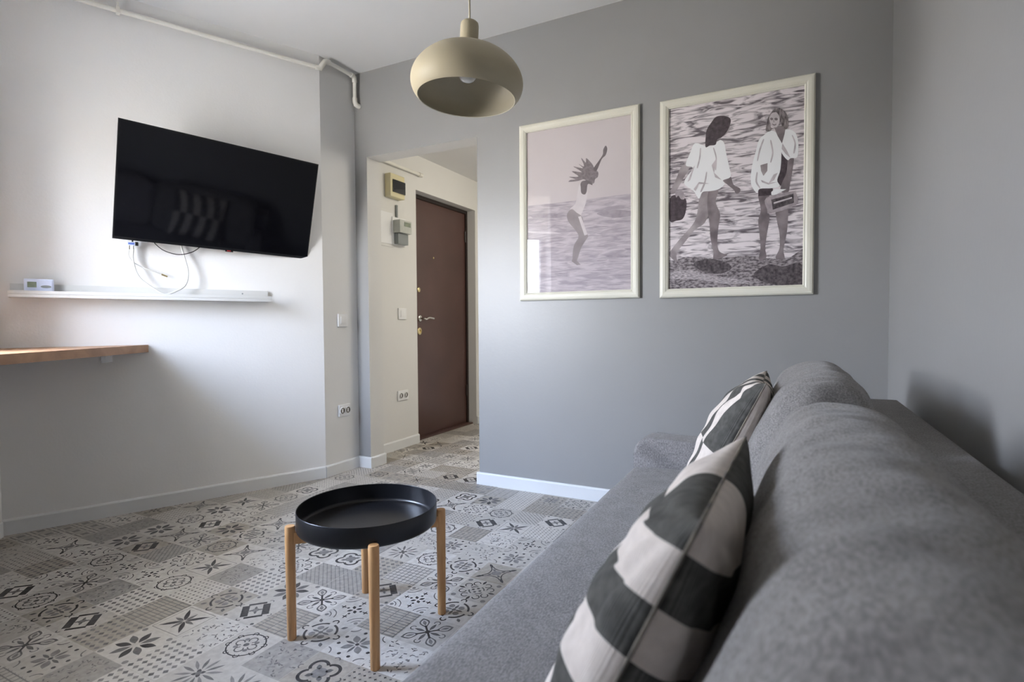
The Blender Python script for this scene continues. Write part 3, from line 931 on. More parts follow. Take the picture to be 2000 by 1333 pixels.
# ------------------------------------------------------------------ television
TVW, TVH = 0.965, 0.56
s_, o_, zc_, yw_, tl_, rl_ = (-0.55593, 0.11706, 1.63144, -0.09638, 0.26134, 0.02685)
exv, env, ezv = D.copy(), N.copy(), Vector((0, 0, 1))
x_ = exv*cos(yw_)+env*sin(yw_); nn = env*cos(yw_)-exv*sin(yw_)
zt = ezv*cos(tl_)+nn*sin(tl_); nt_ = nn*cos(tl_)-ezv*sin(tl_)
x2 = x_*cos(rl_)-zt*sin(rl_); z2 = zt*cos(rl_)+x_*sin(rl_)
tc_ = P0+D*s_+N*o_; tc_.z = zc_
TVM = frame_mtx(tc_, x2, nt_, z2)          # x along, y towards the room, z up the panel
tv = thing('television', 'black flat screen television tilted forward on the white wall', 'television', (tc_-nt_*0.02)[:])
box('bezel', (-TVW/2, -0.010, -TVH/2), (TVW/2, 0.0, TVH/2), M['tv_bezel'], tv, bevel=0.0015, mtx=TVM)
box('back_housing', (-TVW*0.40, -0.045, -TVH*0.44), (TVW*0.40, -0.010, TVH*0.18), M['tv_bezel'], tv, bevel=0.012, mtx=TVM)
box('screen', (-TVW/2+0.006, 0.0, -TVH/2+0.014), (TVW/2-0.006, 0.0012, TVH/2-0.006), M['tv_screen'], tv, mtx=TVM)
box('badge', (0.022, 0.0, -TVH/2-0.006), (0.062, 0.003, -TVH/2+0.006), M['tv_bezel'], tv, bevel=0.001, mtx=TVM)
box('badge_lens', (0.030, 0.003, -TVH/2-0.003), (0.050, 0.0042, -TVH/2+0.003), M['tv_red'], tv, mtx=TVM)
# wall bracket with tilting arm
mp_ = TVM @ Vector((0, -0.045, 0))
box('mount_plate', (s_-0.11, 0.0, 1.48), (s_+0.11, 0.006, 1.76), M['tv_bezel'], tv, bevel=0.002, mtx=MT)
tube('mount_arm', [tuple(P0+D*s_+N*0.004+Vector((0, 0, 1.60))), tuple(mp_+Vector((0, 0, -0.02)))], 0.014, M['tv_bezel'], tv, 12)
rebase(tv)

# ------------------------------------------------------------------ picture ledge, its things, and the cables
def wl(s, out, z): return P0+D*s+N*out+Vector((0, 0, z))


LS0, LS1 = -1.43, -0.325
ledge = thing('picture_ledge', 'long white picture ledge mounted on the wall under the television', 'shelf', wl((LS0+LS1)/2, 0, 1.08)[:])
box('back_rail', (LS0+0.002, 0.0, 1.096), (LS1-0.0, 0.014, 1.147), M['shelf'], ledge, bevel=0.001, mtx=MT)
box('shelf_board', (LS0, 0.0, 1.082), (LS1, 0.100, 1.096), M['shelf'], ledge, bevel=0.001, mtx=MT)
box('front_lip', (LS0, 0.086, 1.0965), (LS1, 0.100, 1.112), M['shelf'], ledge, bevel=0.001, mtx=MT)
lathe('screw', [(0.004, 0), (0.004, 0.0012), (0.001, 0.002)], M['grey_plastic'], ledge, n=16, mtx=frame_mtx(wl(-0.46, 0.014, 1.128), D, Vector((0, 0, 1)), N))
rebase(ledge)

th = thing('thermostat', 'small bluish white room thermostat with display, standing on the ledge', 'thermostat', wl(-1.33, 0.05, 1.096)[:])
box('body', (-1.378, 0.035, 1.0965), (-1.273, 0.060, 1.168), M['plastic_blue'], th, bevel=0.006, mtx=MT, seg=3)
box('display', (-1.366, 0.060, 1.129), (-1.334, 0.0612, 1.154), M['lcd'], th, mtx=MT)
box('cover_panel', (-1.325, 0.060, 1.103), (-1.279, 0.0628, 1.162), M['plastic_blue'], th, bevel=0.001, mtx=MT)
bm = bmesh.new()
pts = [(0.019*cos(2*pi*k/24), 0.0062*sin(2*pi*k/24)) for k in range(24)]
a = [bm.verts.new((-1.301+x, 0.0628, 1.133+z)) for x, z in pts]; b = [bm.verts.new((-1.301+x, 0.0645, 1.133+z)) for x, z in pts]
bm.faces.new(a); bm.faces.new(b[::-1])
for k in range(24): bm.faces.new((a[k], a[(k+1) % 24], b[(k+1) % 24], b[k]))
bm.transform(MT); from_bm('dial', bm, M['grey_plastic'], th)
rebase(th)

sp = thing('cable_splitter', 'small blue and white aerial splitter hanging under the television corner', 'splitter', wl(-0.97, 0.03, 1.34)[:])
box('body', (-0.988, 0.028, 1.352), (-0.955, 0.046, 1.370), M['plastic_blue'], sp, bevel=0.002, mtx=MT)
box('print', (-0.984, 0.046, 1.357), (-0.959, 0.0468, 1.365), M['blue_print'] if 'blue_print' in M else M.setdefault('blue_print', mat('blue_print', (0.12, 0.22, 0.75), 0.4)), sp, mtx=MT)
box('plug', (-0.955, 0.030, 1.353), (-0.942, 0.044, 1.371), M['black_rubber'], sp, bevel=0.002, mtx=MT)
tube('lead', [wl(-0.966, 0.036, 1.370), wl(-0.965, 0.034, 1.385), wl(-0.963, 0.026, 1.41)], 0.0035, M['black_rubber'], sp, 10)
for s0 in (-0.981, -0.964):
    tube('connector', [wl(s0, 0.037, 1.352), wl(s0, 0.037, 1.333)], 0.0042, M['chrome'], sp, 12)
rebase(sp)


def cable(name, pts, r, m, label, cat='cable', tip=None):
    pp = catmull([tuple(p) for p in pts], 10)
    o = tube(name, pp, r, m, None, 10)
    tag(o, label, cat)
    if tip:
        t = tube('metal_connector', [pp[-1], tuple(Vector(pp[-1])+(Vector(pp[-1])-Vector(pp[-2])).normalized()*0.028)], 0.0045, M['brass'], o, 12)
    return o


cable('white_cable', [wl(-0.964, 0.037, 1.333), wl(-0.966, 0.04, 1.28), wl(-0.945, 0.045, 1.20), wl(-0.885, 0.055, 1.142), wl(-0.835, 0.06, 1.1135), wl(-0.785, 0.058, 1.130), wl(-0.742, 0.05, 1.165), wl(-0.728, 0.045, 1.23), wl(-0.742, 0.035, 1.31), wl(-0.750, 0.022, 1.352), wl(-0.752, 0.012, 1.385)], 0.0042, M['white_cable'], 'thick white cable looping from the splitter down onto the ledge')
cable('aerial_cable', [wl(-0.981, 0.037, 1.333), wl(-0.983, 0.036, 1.30), wl(-0.965, 0.034, 1.27), wl(-0.93, 0.030, 1.25), wl(-0.88, 0.026, 1.23), wl(-0.845, 0.024, 1.216)], 0.0030, M['white_cable'], 'thin white cable ending in a loose metal connector on the wall', tip=True)
cable('black_cable', [wl(-0.876, 0.010, 1.395), wl(-0.868, 0.018, 1.372), wl(-0.83, 0.03, 1.338), wl(-0.77, 0.038, 1.322), wl(-0.71, 0.03, 1.338), wl(-0.668, 0.018, 1.370), wl(-0.655, 0.010, 1.395)], 0.0022, M['black_rubber'], 'thin black cable hanging in an arc below the television')

# ------------------------------------------------------------------ desk under the window
DF = (P0+D*(-0.908))
DZ1, DZ0 = 0.853, 0.815
A_ = DF; B_ = P0+D*(SW-0.0)
Dx = A_+WD*1.42
desk = thing('desk', 'oiled wooden desk top fixed to the wall below the ledge', 'desk', ((A_+B_)/2+Vector((0, 0, DZ0)))[:])
prism('desk_top', [(A_+N*0.002).to_2d()[:], Dx.to_2d()[:], (W0+VD*1.27+VN*0.004).to_2d()[:], (W0+VD*0.006+VN*0.004).to_2d()[:]], DZ0, DZ1, M['oak'], desk)
bm = bmesh.new()
add_box(bm, (-1.105, 0.0, DZ0-0.045), (-1.06, 0.004, DZ0)); add_box(bm, (-1.105, 0.0, DZ0-0.004), (-1.06, 0.045, DZ0-0.0002))
add_box(bm, (-1.088, 0.004, DZ0-0.026), (-1.078, 0.024, DZ0-0.004))
bm.transform(MT); from_bm('bracket', bm, M['chrome'], desk)
rebase(desk)

# ------------------------------------------------------------------ framed photographs
ART_SEA_WOMEN = [('rock',[(-0.293,-0.309),(-0.221,-0.286),(-0.152,-0.286),(-0.093,-0.302),(-0.019,-0.298),(0.061,-0.295),(0.123,-0.309),(0.199,-0.32),(0.244,-0.314),(0.296,-0.277),(0.295,-0.446),(-0.294,-0.441)]),('rockdark',[(0.093,-0.381),(0.154,-0.342),(0.214,-0.354),(0.273,-0.341),(0.295,-0.366),(0.295,-0.44),(0.2,-0.44),(0.124,-0.416)]),('rockdark',[(-0.178,-0.324),(-0.118,-0.301),(-0.035,-0.319),(-0.003,-0.351),(-0.052,-0.374),(-0.126,-0.362)]),('rocklight',[(-0.293,-0.363),(-0.203,-0.349),(-0.093,-0.381),(0.03,-0.404),(0.093,-0.424),(-0.035,-0.423),(-0.169,-0.396),(-0.293,-0.39)]),('dark',[(-0.288,0.006),(-0.248,0.018),(-0.213,-0.006),(-0.211,-0.055),(-0.226,-0.098),(-0.256,-0.106),(-0.289,-0.103)]),('mid',[(-0.261,0.039),(-0.229,0.037),(-0.218,-0.001),(-0.235,-0.004),(-0.248,0.015),(-0.259,0.008)]),('skin',[(-0.231,0.16),(-0.198,0.142),(-0.224,0.097),(-0.253,0.047),(-0.27,0.027),(-0.286,0.038),(-0.261,0.093)]),('skindark',[(-0.044,0.066),(-0.012,0.081),(0.003,0.039),(0.031,0.018),(0.029,-0.001),(0.013,-0.004),(0.005,0.013),(-0.021,0.039)]),('skin',[(-0.141,0.025),(-0.074,0.018),(-0.099,-0.066),(-0.126,-0.129),(-0.17,-0.158),(-0.221,-0.219),(-0.245,-0.249),(-0.256,-0.279),(-0.254,-0.309),(-0.289,-0.277),(-0.287,-0.255),(-0.239,-0.195),(-0.185,-0.137),(-0.161,-0.087)]),('skindark',[(-0.107,0.022),(-0.064,0.021),(-0.076,-0.034),(-0.056,-0.092),(-0.063,-0.157),(-0.067,-0.226),(-0.057,-0.27),(-0.023,-0.289),(-0.081,-0.305),(-0.085,-0.268),(-0.098,-0.206),(-0.104,-0.127),(-0.113,-0.056)]),('white',[(-0.121,0.236),(-0.088,0.235),(-0.059,0.255),(-0.039,0.237),(-0.03,0.188),(-0.016,0.122),(-0.01,0.077),(-0.044,0.064),(-0.036,0.046),(-0.06,0.026),(-0.095,0.02),(-0.135,0.02),(-0.152,-0.01),(-0.177,0.03),(-0.222,0.075),(-0.181,0.14),(-0.214,0.158),(-0.193,0.216),(-0.171,0.257)]),('shade',[(-0.095,0.142),(-0.071,0.173),(-0.083,0.105),(-0.05,0.067),(-0.079,0.083)]),('shade',[(-0.181,0.14),(-0.171,0.152),(-0.192,0.084),(-0.205,0.077)]),('skin',[(-0.041,0.295),(-0.013,0.318),(-0.019,0.286),(-0.045,0.268)]),('dark',[(-0.076,0.366),(-0.043,0.365),(-0.015,0.35),(-0.012,0.326),(-0.027,0.29),(-0.051,0.266),(-0.07,0.259),(-0.078,0.236),(-0.103,0.236),(-0.123,0.232),(-0.122,0.284),(-0.117,0.314),(-0.096,0.345)]),('skindark',[(0.109,-0.013),(0.153,-0.018),(0.153,-0.092),(0.157,-0.134),(0.147,-0.199),(0.14,-0.266),(0.145,-0.31),(0.114,-0.316),(0.12,-0.265),(0.115,-0.197),(0.11,-0.138),(0.12,-0.088)]),('skindark',[(0.182,-0.078),(0.229,-0.083),(0.231,-0.165),(0.225,-0.222),(0.215,-0.279),(0.219,-0.321),(0.183,-0.315),(0.199,-0.27),(0.198,-0.204),(0.187,-0.145)]),('dark',[(0.108,0.014),(0.168,0.01),(0.173,-0.029),(0.11,-0.027)]),('dark',[(0.2,0.167),(0.231,0.13),(0.224,0.065),(0.211,0.01),(0.187,0.029),(0.198,0.085)]),('skindark',[(0.231,0.126),(0.253,0.128),(0.248,0.071),(0.239,0.015),(0.232,-0.022),(0.201,-0.016),(0.207,0.023),(0.224,0.065)]),('white',[(0.161,0.264),(0.195,0.234),(0.203,0.175),(0.2,0.085),(0.187,0.037),(0.197,0.01),(0.166,0.003),(0.115,0.006),(0.104,-0.013),(0.078,0.034),(0.081,0.109),(0.098,0.182),(0.111,0.23),(0.136,0.251)]),('white',[(0.22,0.258),(0.255,0.242),(0.27,0.197),(0.268,0.131),(0.241,0.128),(0.227,0.122),(0.201,0.167),(0.207,0.223)]),('shade',[(0.207,0.199),(0.226,0.163),(0.24,0.129),(0.221,0.148),(0.204,0.175)]),('shade',[(0.189,0.07),(0.175,0.039),(0.151,0.025),(0.172,0.064)]),('shade',[(-0.148,0.227),(-0.152,0.184),(-0.162,0.142),(-0.157,0.139),(-0.147,0.179),(-0.143,0.225)]),('shade',[(-0.12,0.11),(-0.128,0.068),(-0.145,0.026),(-0.139,0.023),(-0.122,0.062),(-0.115,0.108)]),('shade',[(-0.088,0.218),(-0.077,0.174),(-0.079,0.122),(-0.074,0.121),(-0.072,0.174),(-0.083,0.219)]),('shade',[(-0.177,0.038),(-0.152,0.07),(-0.103,0.056),(-0.152,0.06),(-0.167,0.028)]),('shade',[(0.127,0.228),(0.112,0.188),(0.103,0.14),(0.107,0.137),(0.118,0.184),(0.131,0.224)]),('shade',[(0.157,0.215),(0.165,0.164),(0.158,0.124),(0.163,0.123),(0.171,0.163),(0.162,0.216)]),('shade',[(0.101,0.081),(0.097,0.04),(0.113,0.01),(0.117,0.013),(0.104,0.041),(0.106,0.079)]),('shade',[(0.245,0.226),(0.255,0.191),(0.251,0.151),(0.257,0.151),(0.261,0.191),(0.249,0.226)]),('shade',[(0.12,0.046),(0.151,0.029),(0.189,0.029),(0.151,0.021),(0.124,0.035)]),('skin',[(0.117,0.113),(0.147,0.119),(0.146,0.084),(0.13,0.063),(0.12,0.087)]),('skindark',[(0.17,0.283),(0.22,0.274),(0.215,0.238),(0.205,0.199),(0.187,0.235)]),('hair',[(0.15,0.331),(0.171,0.356),(0.195,0.358),(0.22,0.331),(0.23,0.293),(0.226,0.261),(0.206,0.271),(0.194,0.316),(0.179,0.343),(0.16,0.33),(0.155,0.298),(0.161,0.264),(0.138,0.266),(0.144,0.308)]),('light',[(0.153,0.321),(0.164,0.341),(0.179,0.341),(0.192,0.324),(0.194,0.295),(0.183,0.275),(0.166,0.279),(0.157,0.297)]),('skindark',[(0.156,0.319),(0.162,0.321),(0.168,0.316),(0.167,0.31),(0.161,0.309),(0.157,0.313)]),('skindark',[(0.174,0.316),(0.181,0.317),(0.187,0.312),(0.186,0.306),(0.179,0.305),(0.174,0.31)]),('skin',[(0.169,0.31),(0.172,0.309),(0.174,0.299),(0.169,0.298)]),('skindark',[(0.164,0.294),(0.173,0.289),(0.182,0.291),(0.179,0.284),(0.172,0.283),(0.166,0.288)]),('white',[(0.225,-0.008),(0.176,-0.003),(0.163,-0.014),(0.163,-0.026),(0.176,-0.032)]),('mid',[(0.143,-0.038),(0.252,-0.02),(0.262,-0.026),(0.265,-0.082),(0.16,-0.111),(0.147,-0.091)]),('rockdark',[(0.163,-0.049),(0.253,-0.031),(0.256,-0.072),(0.17,-0.095)]),('light',[(0.173,-0.062),(0.247,-0.045),(0.248,-0.052),(0.174,-0.069)])]
ART_JUMP = [('sea',[(-0.287,0.042),(-0.143,0.04),(0.077,0.042),(0.297,0.045),(0.298,-0.446),(-0.293,-0.45)]),('hairm',[(0.052,0.257),(0.075,0.235),(0.088,0.217),(0.099,0.194),(0.118,0.175),(0.116,0.151),(0.101,0.14),(0.094,0.12),(0.068,0.123),(0.041,0.147),(0.005,0.143),(-0.045,0.144),(-0.038,0.153),(-0.008,0.154),(-0.045,0.171),(0.01,0.166),(-0.029,0.199),(0.028,0.187),(-0.02,0.223),(0.034,0.206),(0.01,0.232),(0.041,0.215),(0.024,0.263),(0.05,0.234)]),('figd',[(0.093,0.197),(0.121,0.233),(0.143,0.263),(0.145,0.286),(0.158,0.306),(0.167,0.288),(0.158,0.257),(0.137,0.239),(0.108,0.181)]),('figd',[(0.028,0.138),(0.072,0.135),(0.087,0.111),(0.061,0.12),(0.052,0.074),(0.028,0.067),(0.019,0.104)]),('pale',[(0.012,0.121),(0.001,0.063),(-0.01,0.022),(-0.039,-0.001),(-0.002,-0.026),(0.014,-0.047),(0.034,-0.016),(0.052,0.032),(0.061,0.09),(0.046,0.068),(0.025,0.078),(0.021,0.116)]),('fig',[(-0.056,-0.026),(-0.03,-0.002),(-0.002,-0.023),(0.03,-0.05),(0.042,-0.102),(0.062,-0.15),(0.055,-0.166),(0.024,-0.211),(0.006,-0.261),(-0.007,-0.286),(-0.025,-0.268),(-0.018,-0.199),(0.009,-0.15),(-0.018,-0.105),(-0.05,-0.064)]),('pale',[(0.007,-0.046),(0.023,-0.044),(0.059,-0.144),(0.042,-0.148)]),('fig',[(-0.023,-0.259),(-0.007,-0.27),(0.02,-0.301),(-0.0,-0.303),(-0.031,-0.28)]),('glint',[(-0.289,-0.098),(-0.134,-0.115),(-0.087,-0.127),(-0.182,-0.122),(-0.287,-0.107)]),('wave',[(0.094,-0.106),(0.134,-0.107),(0.172,-0.109),(0.172,-0.112),(0.134,-0.113),(0.098,-0.109)]),('wave',[(0.215,-0.158),(0.253,-0.158),(0.291,-0.16),(0.291,-0.163),(0.253,-0.164),(0.219,-0.161)]),('wave',[(-0.26,-0.165),(-0.206,-0.166),(-0.154,-0.168),(-0.154,-0.172),(-0.207,-0.172),(-0.256,-0.168)]),('wave',[(0.112,-0.208),(0.164,-0.21),(0.215,-0.212),(0.215,-0.215),(0.164,-0.215),(0.115,-0.211)]),('wave',[(-0.126,-0.34),(-0.084,-0.339),(-0.042,-0.34),(-0.042,-0.343),(-0.084,-0.346),(-0.122,-0.343)]),('wave',[(0.076,-0.333),(0.138,-0.333),(0.198,-0.335),(0.198,-0.338),(0.138,-0.339),(0.08,-0.335)]),('wave',[(0.224,-0.365),(0.257,-0.364),(0.291,-0.364),(0.291,-0.367),(0.257,-0.37),(0.227,-0.368)]),('wave',[(-0.088,-0.394),(-0.019,-0.394),(0.049,-0.395),(0.049,-0.399),(-0.019,-0.4),(-0.085,-0.397)]),('wave',[(0.146,-0.412),(0.198,-0.411),(0.249,-0.411),(0.249,-0.415),(0.198,-0.417),(0.15,-0.414)]),('wave',[(0.215,-0.092),(0.249,-0.093),(0.282,-0.094),(0.282,-0.097),(0.249,-0.098),(0.219,-0.095)]),('wave',[(0.111,-0.284),(0.138,-0.283),(0.164,-0.283),(0.164,-0.286),(0.138,-0.289),(0.115,-0.287)]),('wave',[(-0.154,-0.146),(-0.116,-0.146),(-0.078,-0.148),(-0.078,-0.151),(-0.116,-0.153),(-0.15,-0.149)]),('wave',[(-0.27,-0.244),(-0.221,-0.244),(-0.173,-0.246),(-0.173,-0.249),(-0.221,-0.251),(-0.267,-0.247)]),('wave',[(0.146,-0.261),(0.215,-0.259),(0.296,-0.272),(0.266,-0.277),(0.181,-0.273)]),('wave',[(0.257,-0.231),(0.297,-0.231),(0.296,-0.243),(0.266,-0.239)]),('wave',[(-0.279,-0.012),(-0.143,-0.012),(-0.059,-0.033),(-0.125,-0.04),(-0.259,-0.027)]),('wave',[(0.112,-0.037),(0.215,-0.03),(0.297,-0.047),(0.297,-0.067),(0.215,-0.071),(0.147,-0.057)])]

def art_mat(name, c, c2, scale=60, lo=0.35, hi=0.65, stretch=None, dist=0.0):
    return mat('print_'+name, c, 0.6, c2, scale, lo=lo, hi=hi, detail=5, stretch=stretch, dist=dist, spec=0.2)


def picture(name, label, cx, cz, w, h, art, mats, order, bg):
    t = thing(name, label, 'picture', (cx, YB, cz))
    fw = 0.0435
    bm = bmesh.new()
    prof = [(0.0, 0.0), (0.0, 0.014), (0.006, 0.0205), (0.016, 0.0225), (0.028, 0.0215), (0.036, 0.017), (0.038, 0.019), (fw, 0.014), (fw, 0.0)]
    x0, x1, z0, z1 = cx-w/2, cx+w/2, cz-h/2, cz+h/2
    rings = []
    for (sx, sz, bx, bz) in ((1, 1, x0, z0), (-1, 1, x1, z0), (-1, -1, x1, z1), (1, -1, x0, z1)):
        rings.append([bm.verts.new((bx+sx*a, YB-0.002-b, bz+sz*a)) for a, b in prof])
    n = len(prof)
    for k in range(4):
        A, B = rings[k], rings[(k+1) % 4]
        for i in range(n-1): bm.faces.new((A[i], A[i+1], B[i+1], B[i]))
    from_bm('frame', bm, M['frame_cream'], t)
    box('backing', (x0+0.004, YB-0.004, z0+0.004), (x1-0.004, YB-0.001, z1-0.004), M['backing'], t)
    V, F, MI = [], [], []
    yb = YB-0.009
    def emitp(poly, y, mi):
        b = len(V); V.extend((cx+px, y, cz+pz) for px, pz in poly)
        a = sum(poly[k][0]*poly[(k+1) % len(poly)][1]-poly[(k+1) % len(poly)][0]*poly[k][1] for k in range(len(poly)))
        ids = list(range(b, b+len(poly))); F.append(ids if a > 0 else ids[::-1]); MI.append(mi)
    iw, ih = w/2-fw+0.004, h/2-fw+0.004
    for poly, mi in bg(iw, ih): emitp(poly, yb, mi)
    for k, (nm, poly) in enumerate(art):
        sm_ = catmull([tuple(p) for p in poly], 4, True) if len(poly) > 5 and nm not in ('sea', 'rock') else [tuple(p) for p in poly]
        sm_ = [(max(-iw, min(iw, x)), max(-ih, min(ih, z))) for x, z in sm_]
        emitp(sm_, yb-0.00004*(k+1), order.index(nm))
    link_mesh('print', V, F, mats, t, midx=MI)
    box('glass', (x0+fw-0.002, YB-0.0125, z0+fw-0.002), (x1-fw+0.002, YB-0.0115, z1-fw+0.002), M['glass'], t)
    rebase(t)
    return t


seaw = art_mat('water', (0.15, 0.125, 0.140), (0.80, 0.735, 0.75), 9, 0.36, 0.56, (1.0, 1.0, 5.5), 1.4)
order2 = ['water', 'rock', 'rockdark', 'rocklight', 'dark', 'mid', 'skin', 'skindark', 'white', 'shade', 'hair', 'light']
mats2 = [seaw, art_mat('rock', (0.085, 0.070, 0.078), (0.403, 0.357, 0.364), 60, 0.38, 0.62, (1, 1, 2)), art_mat('rockdark', (0.046, 0.037, 0.042), (0.155, 0.132, 0.139), 80),
         art_mat('rocklight', (0.186, 0.163, 0.171), (0.620, 0.558, 0.574), 70, stretch=(1, 1, 4)), art_mat('dark', (0.054, 0.040, 0.046), (0.109, 0.085, 0.096), 60), art_mat('mid', (0.341, 0.295, 0.310), (0.496, 0.434, 0.449), 40),
         art_mat('skin', (0.465, 0.411, 0.419), (0.264, 0.225, 0.232), 14), art_mat('skindark', (0.310, 0.264, 0.271), (0.155, 0.127, 0.136), 14), art_mat('cloth', (0.880, 0.880, 0.880), (0.880, 0.880, 0.880), 22),
         art_mat('shade', (0.465, 0.419, 0.434), (0.651, 0.589, 0.605), 30), art_mat('hair', (0.078, 0.062, 0.067), (0.372, 0.326, 0.326), 55, stretch=(2, 1, 0.6)), art_mat('light', (0.698, 0.635, 0.651), (0.558, 0.512, 0.527), 30)]
picture('framed_photograph', 'cream framed photograph of two women in white shirts beside the sea', -0.251, 1.556, 0.672, 0.966, ART_SEA_WOMEN, mats2, order2, lambda iw, ih: [([(-iw, -ih), (iw, -ih), (iw, ih), (-iw, ih)], 0)])
order1 = ['sky', 'sea', 'figd', 'fig', 'pale', 'hairm', 'glint', 'wave']
mats1 = [art_mat('sky', (0.560, 0.505, 0.505), (0.600, 0.545, 0.545), 3), art_mat('sea', (0.360, 0.315, 0.345), (0.550, 0.495, 0.520), 10, 0.36, 0.64, (1, 1, 6), 1.0), art_mat('figd', (0.150, 0.125, 0.130), (0.200, 0.170, 0.175), 30), art_mat('fig', (0.260, 0.225, 0.230), (0.360, 0.315, 0.320), 10),
         art_mat('pale', (0.600, 0.550, 0.560), (0.660, 0.610, 0.610), 30), art_mat('hairm', (0.190, 0.160, 0.165), (0.270, 0.235, 0.240), 80), art_mat('glint', (0.620, 0.570, 0.580), (0.680, 0.630, 0.640), 30), art_mat('wave', (0.300, 0.260, 0.290), (0.380, 0.335, 0.360), 40)]
picture('framed_photograph', 'cream framed pale photograph of a woman leaping above the sea', -1.0245, 1.563, 0.672, 0.970, ART_JUMP, mats1, order1, lambda iw, ih: [([(-iw, -ih), (iw, -ih), (iw, ih), (-iw, ih)], 0)])

# ------------------------------------------------------------------ pipes
def pipe_run(bm, pts, r=0.0125):
    add_tube(bm, pts, r, 16)


bm = bmesh.new()
pr = 0.030
# along the TV wall to the column corner
pipe_run(bm, [wl(-1.47, pr, 2.500), wl(-0.015, pr, 2.500)], 0.0115)
heat = thing('heating_pipe', 'cream painted pipe running along the white wall below the ceiling', 'pipe', wl(-0.7, 0.0, 2.50)[:])
from_bm('straight_run', bm, M['pipe'], heat, smooth=True, angle=radians(50))
c0 = wl(-0.004, pr, 2.500)
bm = bmesh.new(); pipe_run(bm, [c0-D*0.03, c0, c0+Vector((0.004, 0.004, 0.012)), Vector((PX+0.034, PY+0.012, 2.548)), Vector((PX+0.034, PY+0.03, 2.556)), Vector((PX+0.034, PY+0.05, 2.557))], 0.0155)
from_bm('elbow', bm, M['pipe'], heat, smooth=True, angle=radians(50))
bm = bmesh.new(); pipe_run(bm, [Vector((PX+0.034, PY+0.04, 2.557)), Vector((PX+0.034, YB-0.05, 2.557))], 0.0115)
from_bm('short_run', bm, M['pipe'], heat, smooth=True, angle=radians(50))
bm = bmesh.new(); pipe_run(bm, [Vector((PX+0.034, YB-0.065, 2.557)), Vector((PX+0.034, YB-0.045, 2.556)), Vector((PX+0.036, YB-0.034, 2.548)), Vector((PX+0.036, YB-0.032, 2.52))], 0.0155)
from_bm('elbow', bm, M['pipe'], heat, smooth=True, angle=radians(50))
bm = bmesh.new(); pipe_run(bm, [Vector((PX+0.036, YB-0.032, 2.53)), Vector((PX+0.036, YB-0.032, 2.395))], 0.0115)
from_bm('drop_pipe', bm, M['pipe'], heat, smooth=True, angle=radians(50))
bm = bmesh.new(); pipe_run(bm, [Vector((PX+0.036, YB-0.032, 2.42)), Vector((PX+0.036, YB-0.032, 2.395)), Vector((PX+0.040, YB-0.028, 2.380)), Vector((PX+0.044, YB-0.016, 2.374)), Vector((PX+0.046, YB-0.001, 2.373))], 0.0155)
from_bm('elbow', bm, M['pipe'], heat, smooth=True, angle=radians(50))
bm = bmesh.new()
add_box(bm, (-1.006, 0.0, 2.494), (-0.990, 0.018, 2.506), MT); add_box(bm, (-1.006, 0.014, 2.484), (-0.990, 0.046, 2.516), MT, 0.003)
add_box(bm, (-1.002, 0.026, 2.516), (-0.994, 0.034, 2.540), MT)
from_bm('pipe_clip', bm, M['pipe'], heat)
rebase(heat)

hp = thing('hall_pipe', 'short cream pipe end on the hallway wall above the fuse box', 'pipe', (XH, 3.2, 2.13))
tube('pipe', [(XH+0.025, YB2+0.02, 2.135), (XH+0.025, 3.60, 2.135)], 0.012, M['pipe'], hp, 16)
tube('end_cap', [(XH+0.025, 3.575, 2.135), (XH+0.025, 3.615, 2.135)], 0.0165, M['pipe'], hp, 16)
rebase(hp)

# ------------------------------------------------------------------ switches and sockets
def x_plate(kind, label, x, y, z, wy, hz):
    t = thing(kind, label, 'switch' if kind == 'light_switch' else 'socket', (x, y, z))
    box('plate', (x, y-wy/2, z-hz/2), (x+0.010, y+wy/2, z+hz/2), M['plastic'], t, bevel=0.003, seg=3)
    if kind == 'light_switch':
        box('rocker', (x+0.010, y-wy*0.27, z-hz*0.3), (x+0.0135, y+wy*0.27, z+hz*0.3), M['plastic'], t, bevel=0.0015)
    else:
        for s in (-1, 1):
            m_ = frame_mtx(Vector((x+0.010, y+s*wy*0.24, z)), Vector((0, 1, 0)), Vector((0, 0, 1)), Vector((1, 0, 0)))
            lathe('socket_face', [(0.0225, 0), (0.0225, 0.005), (0.0205, 0.006), (0.0190, 0.006)], M['plastic'], t, n=28, mtx=m_, ct=False, cb=False)
            lathe('socket_recess', [(0.0190, 0.0025), (0.001, 0.0025)], M['socket_hole'], t, n=28, mtx=m_, ct=True, cb=False)
            b2 = bmesh.new(); add_box(b2, (-0.006, -0.012, 0.0026), (0.006, 0.012, 0.005), bevel=0.001); b2.transform(m_)
            from_bm('contact', b2, M['plastic'], t)
    rebase(t)
    return t


x_plate('light_switch', 'white light switch on the narrow wall beside the grey corner', PX, 2.654, 0.978, 0.082, 0.082)
x_plate('wall_socket', 'white double socket low on the narrow wall by the grey corner', PX, 2.657, 0.398, 0.100, 0.075)
sc_ = 2.66/2.46
def hz_(z): return 0.95+(z-0.95)*sc_
x_plate('light_switch', 'white light switch in the hallway left of the brown door', XH, 3.116*sc_, hz_(1.025), 0.095, 0.085)
x_plate('wall_socket', 'white double socket low in the hallway beside the brown door', XH, 3.112*sc_, hz_(0.447), 0.125, 0.075)

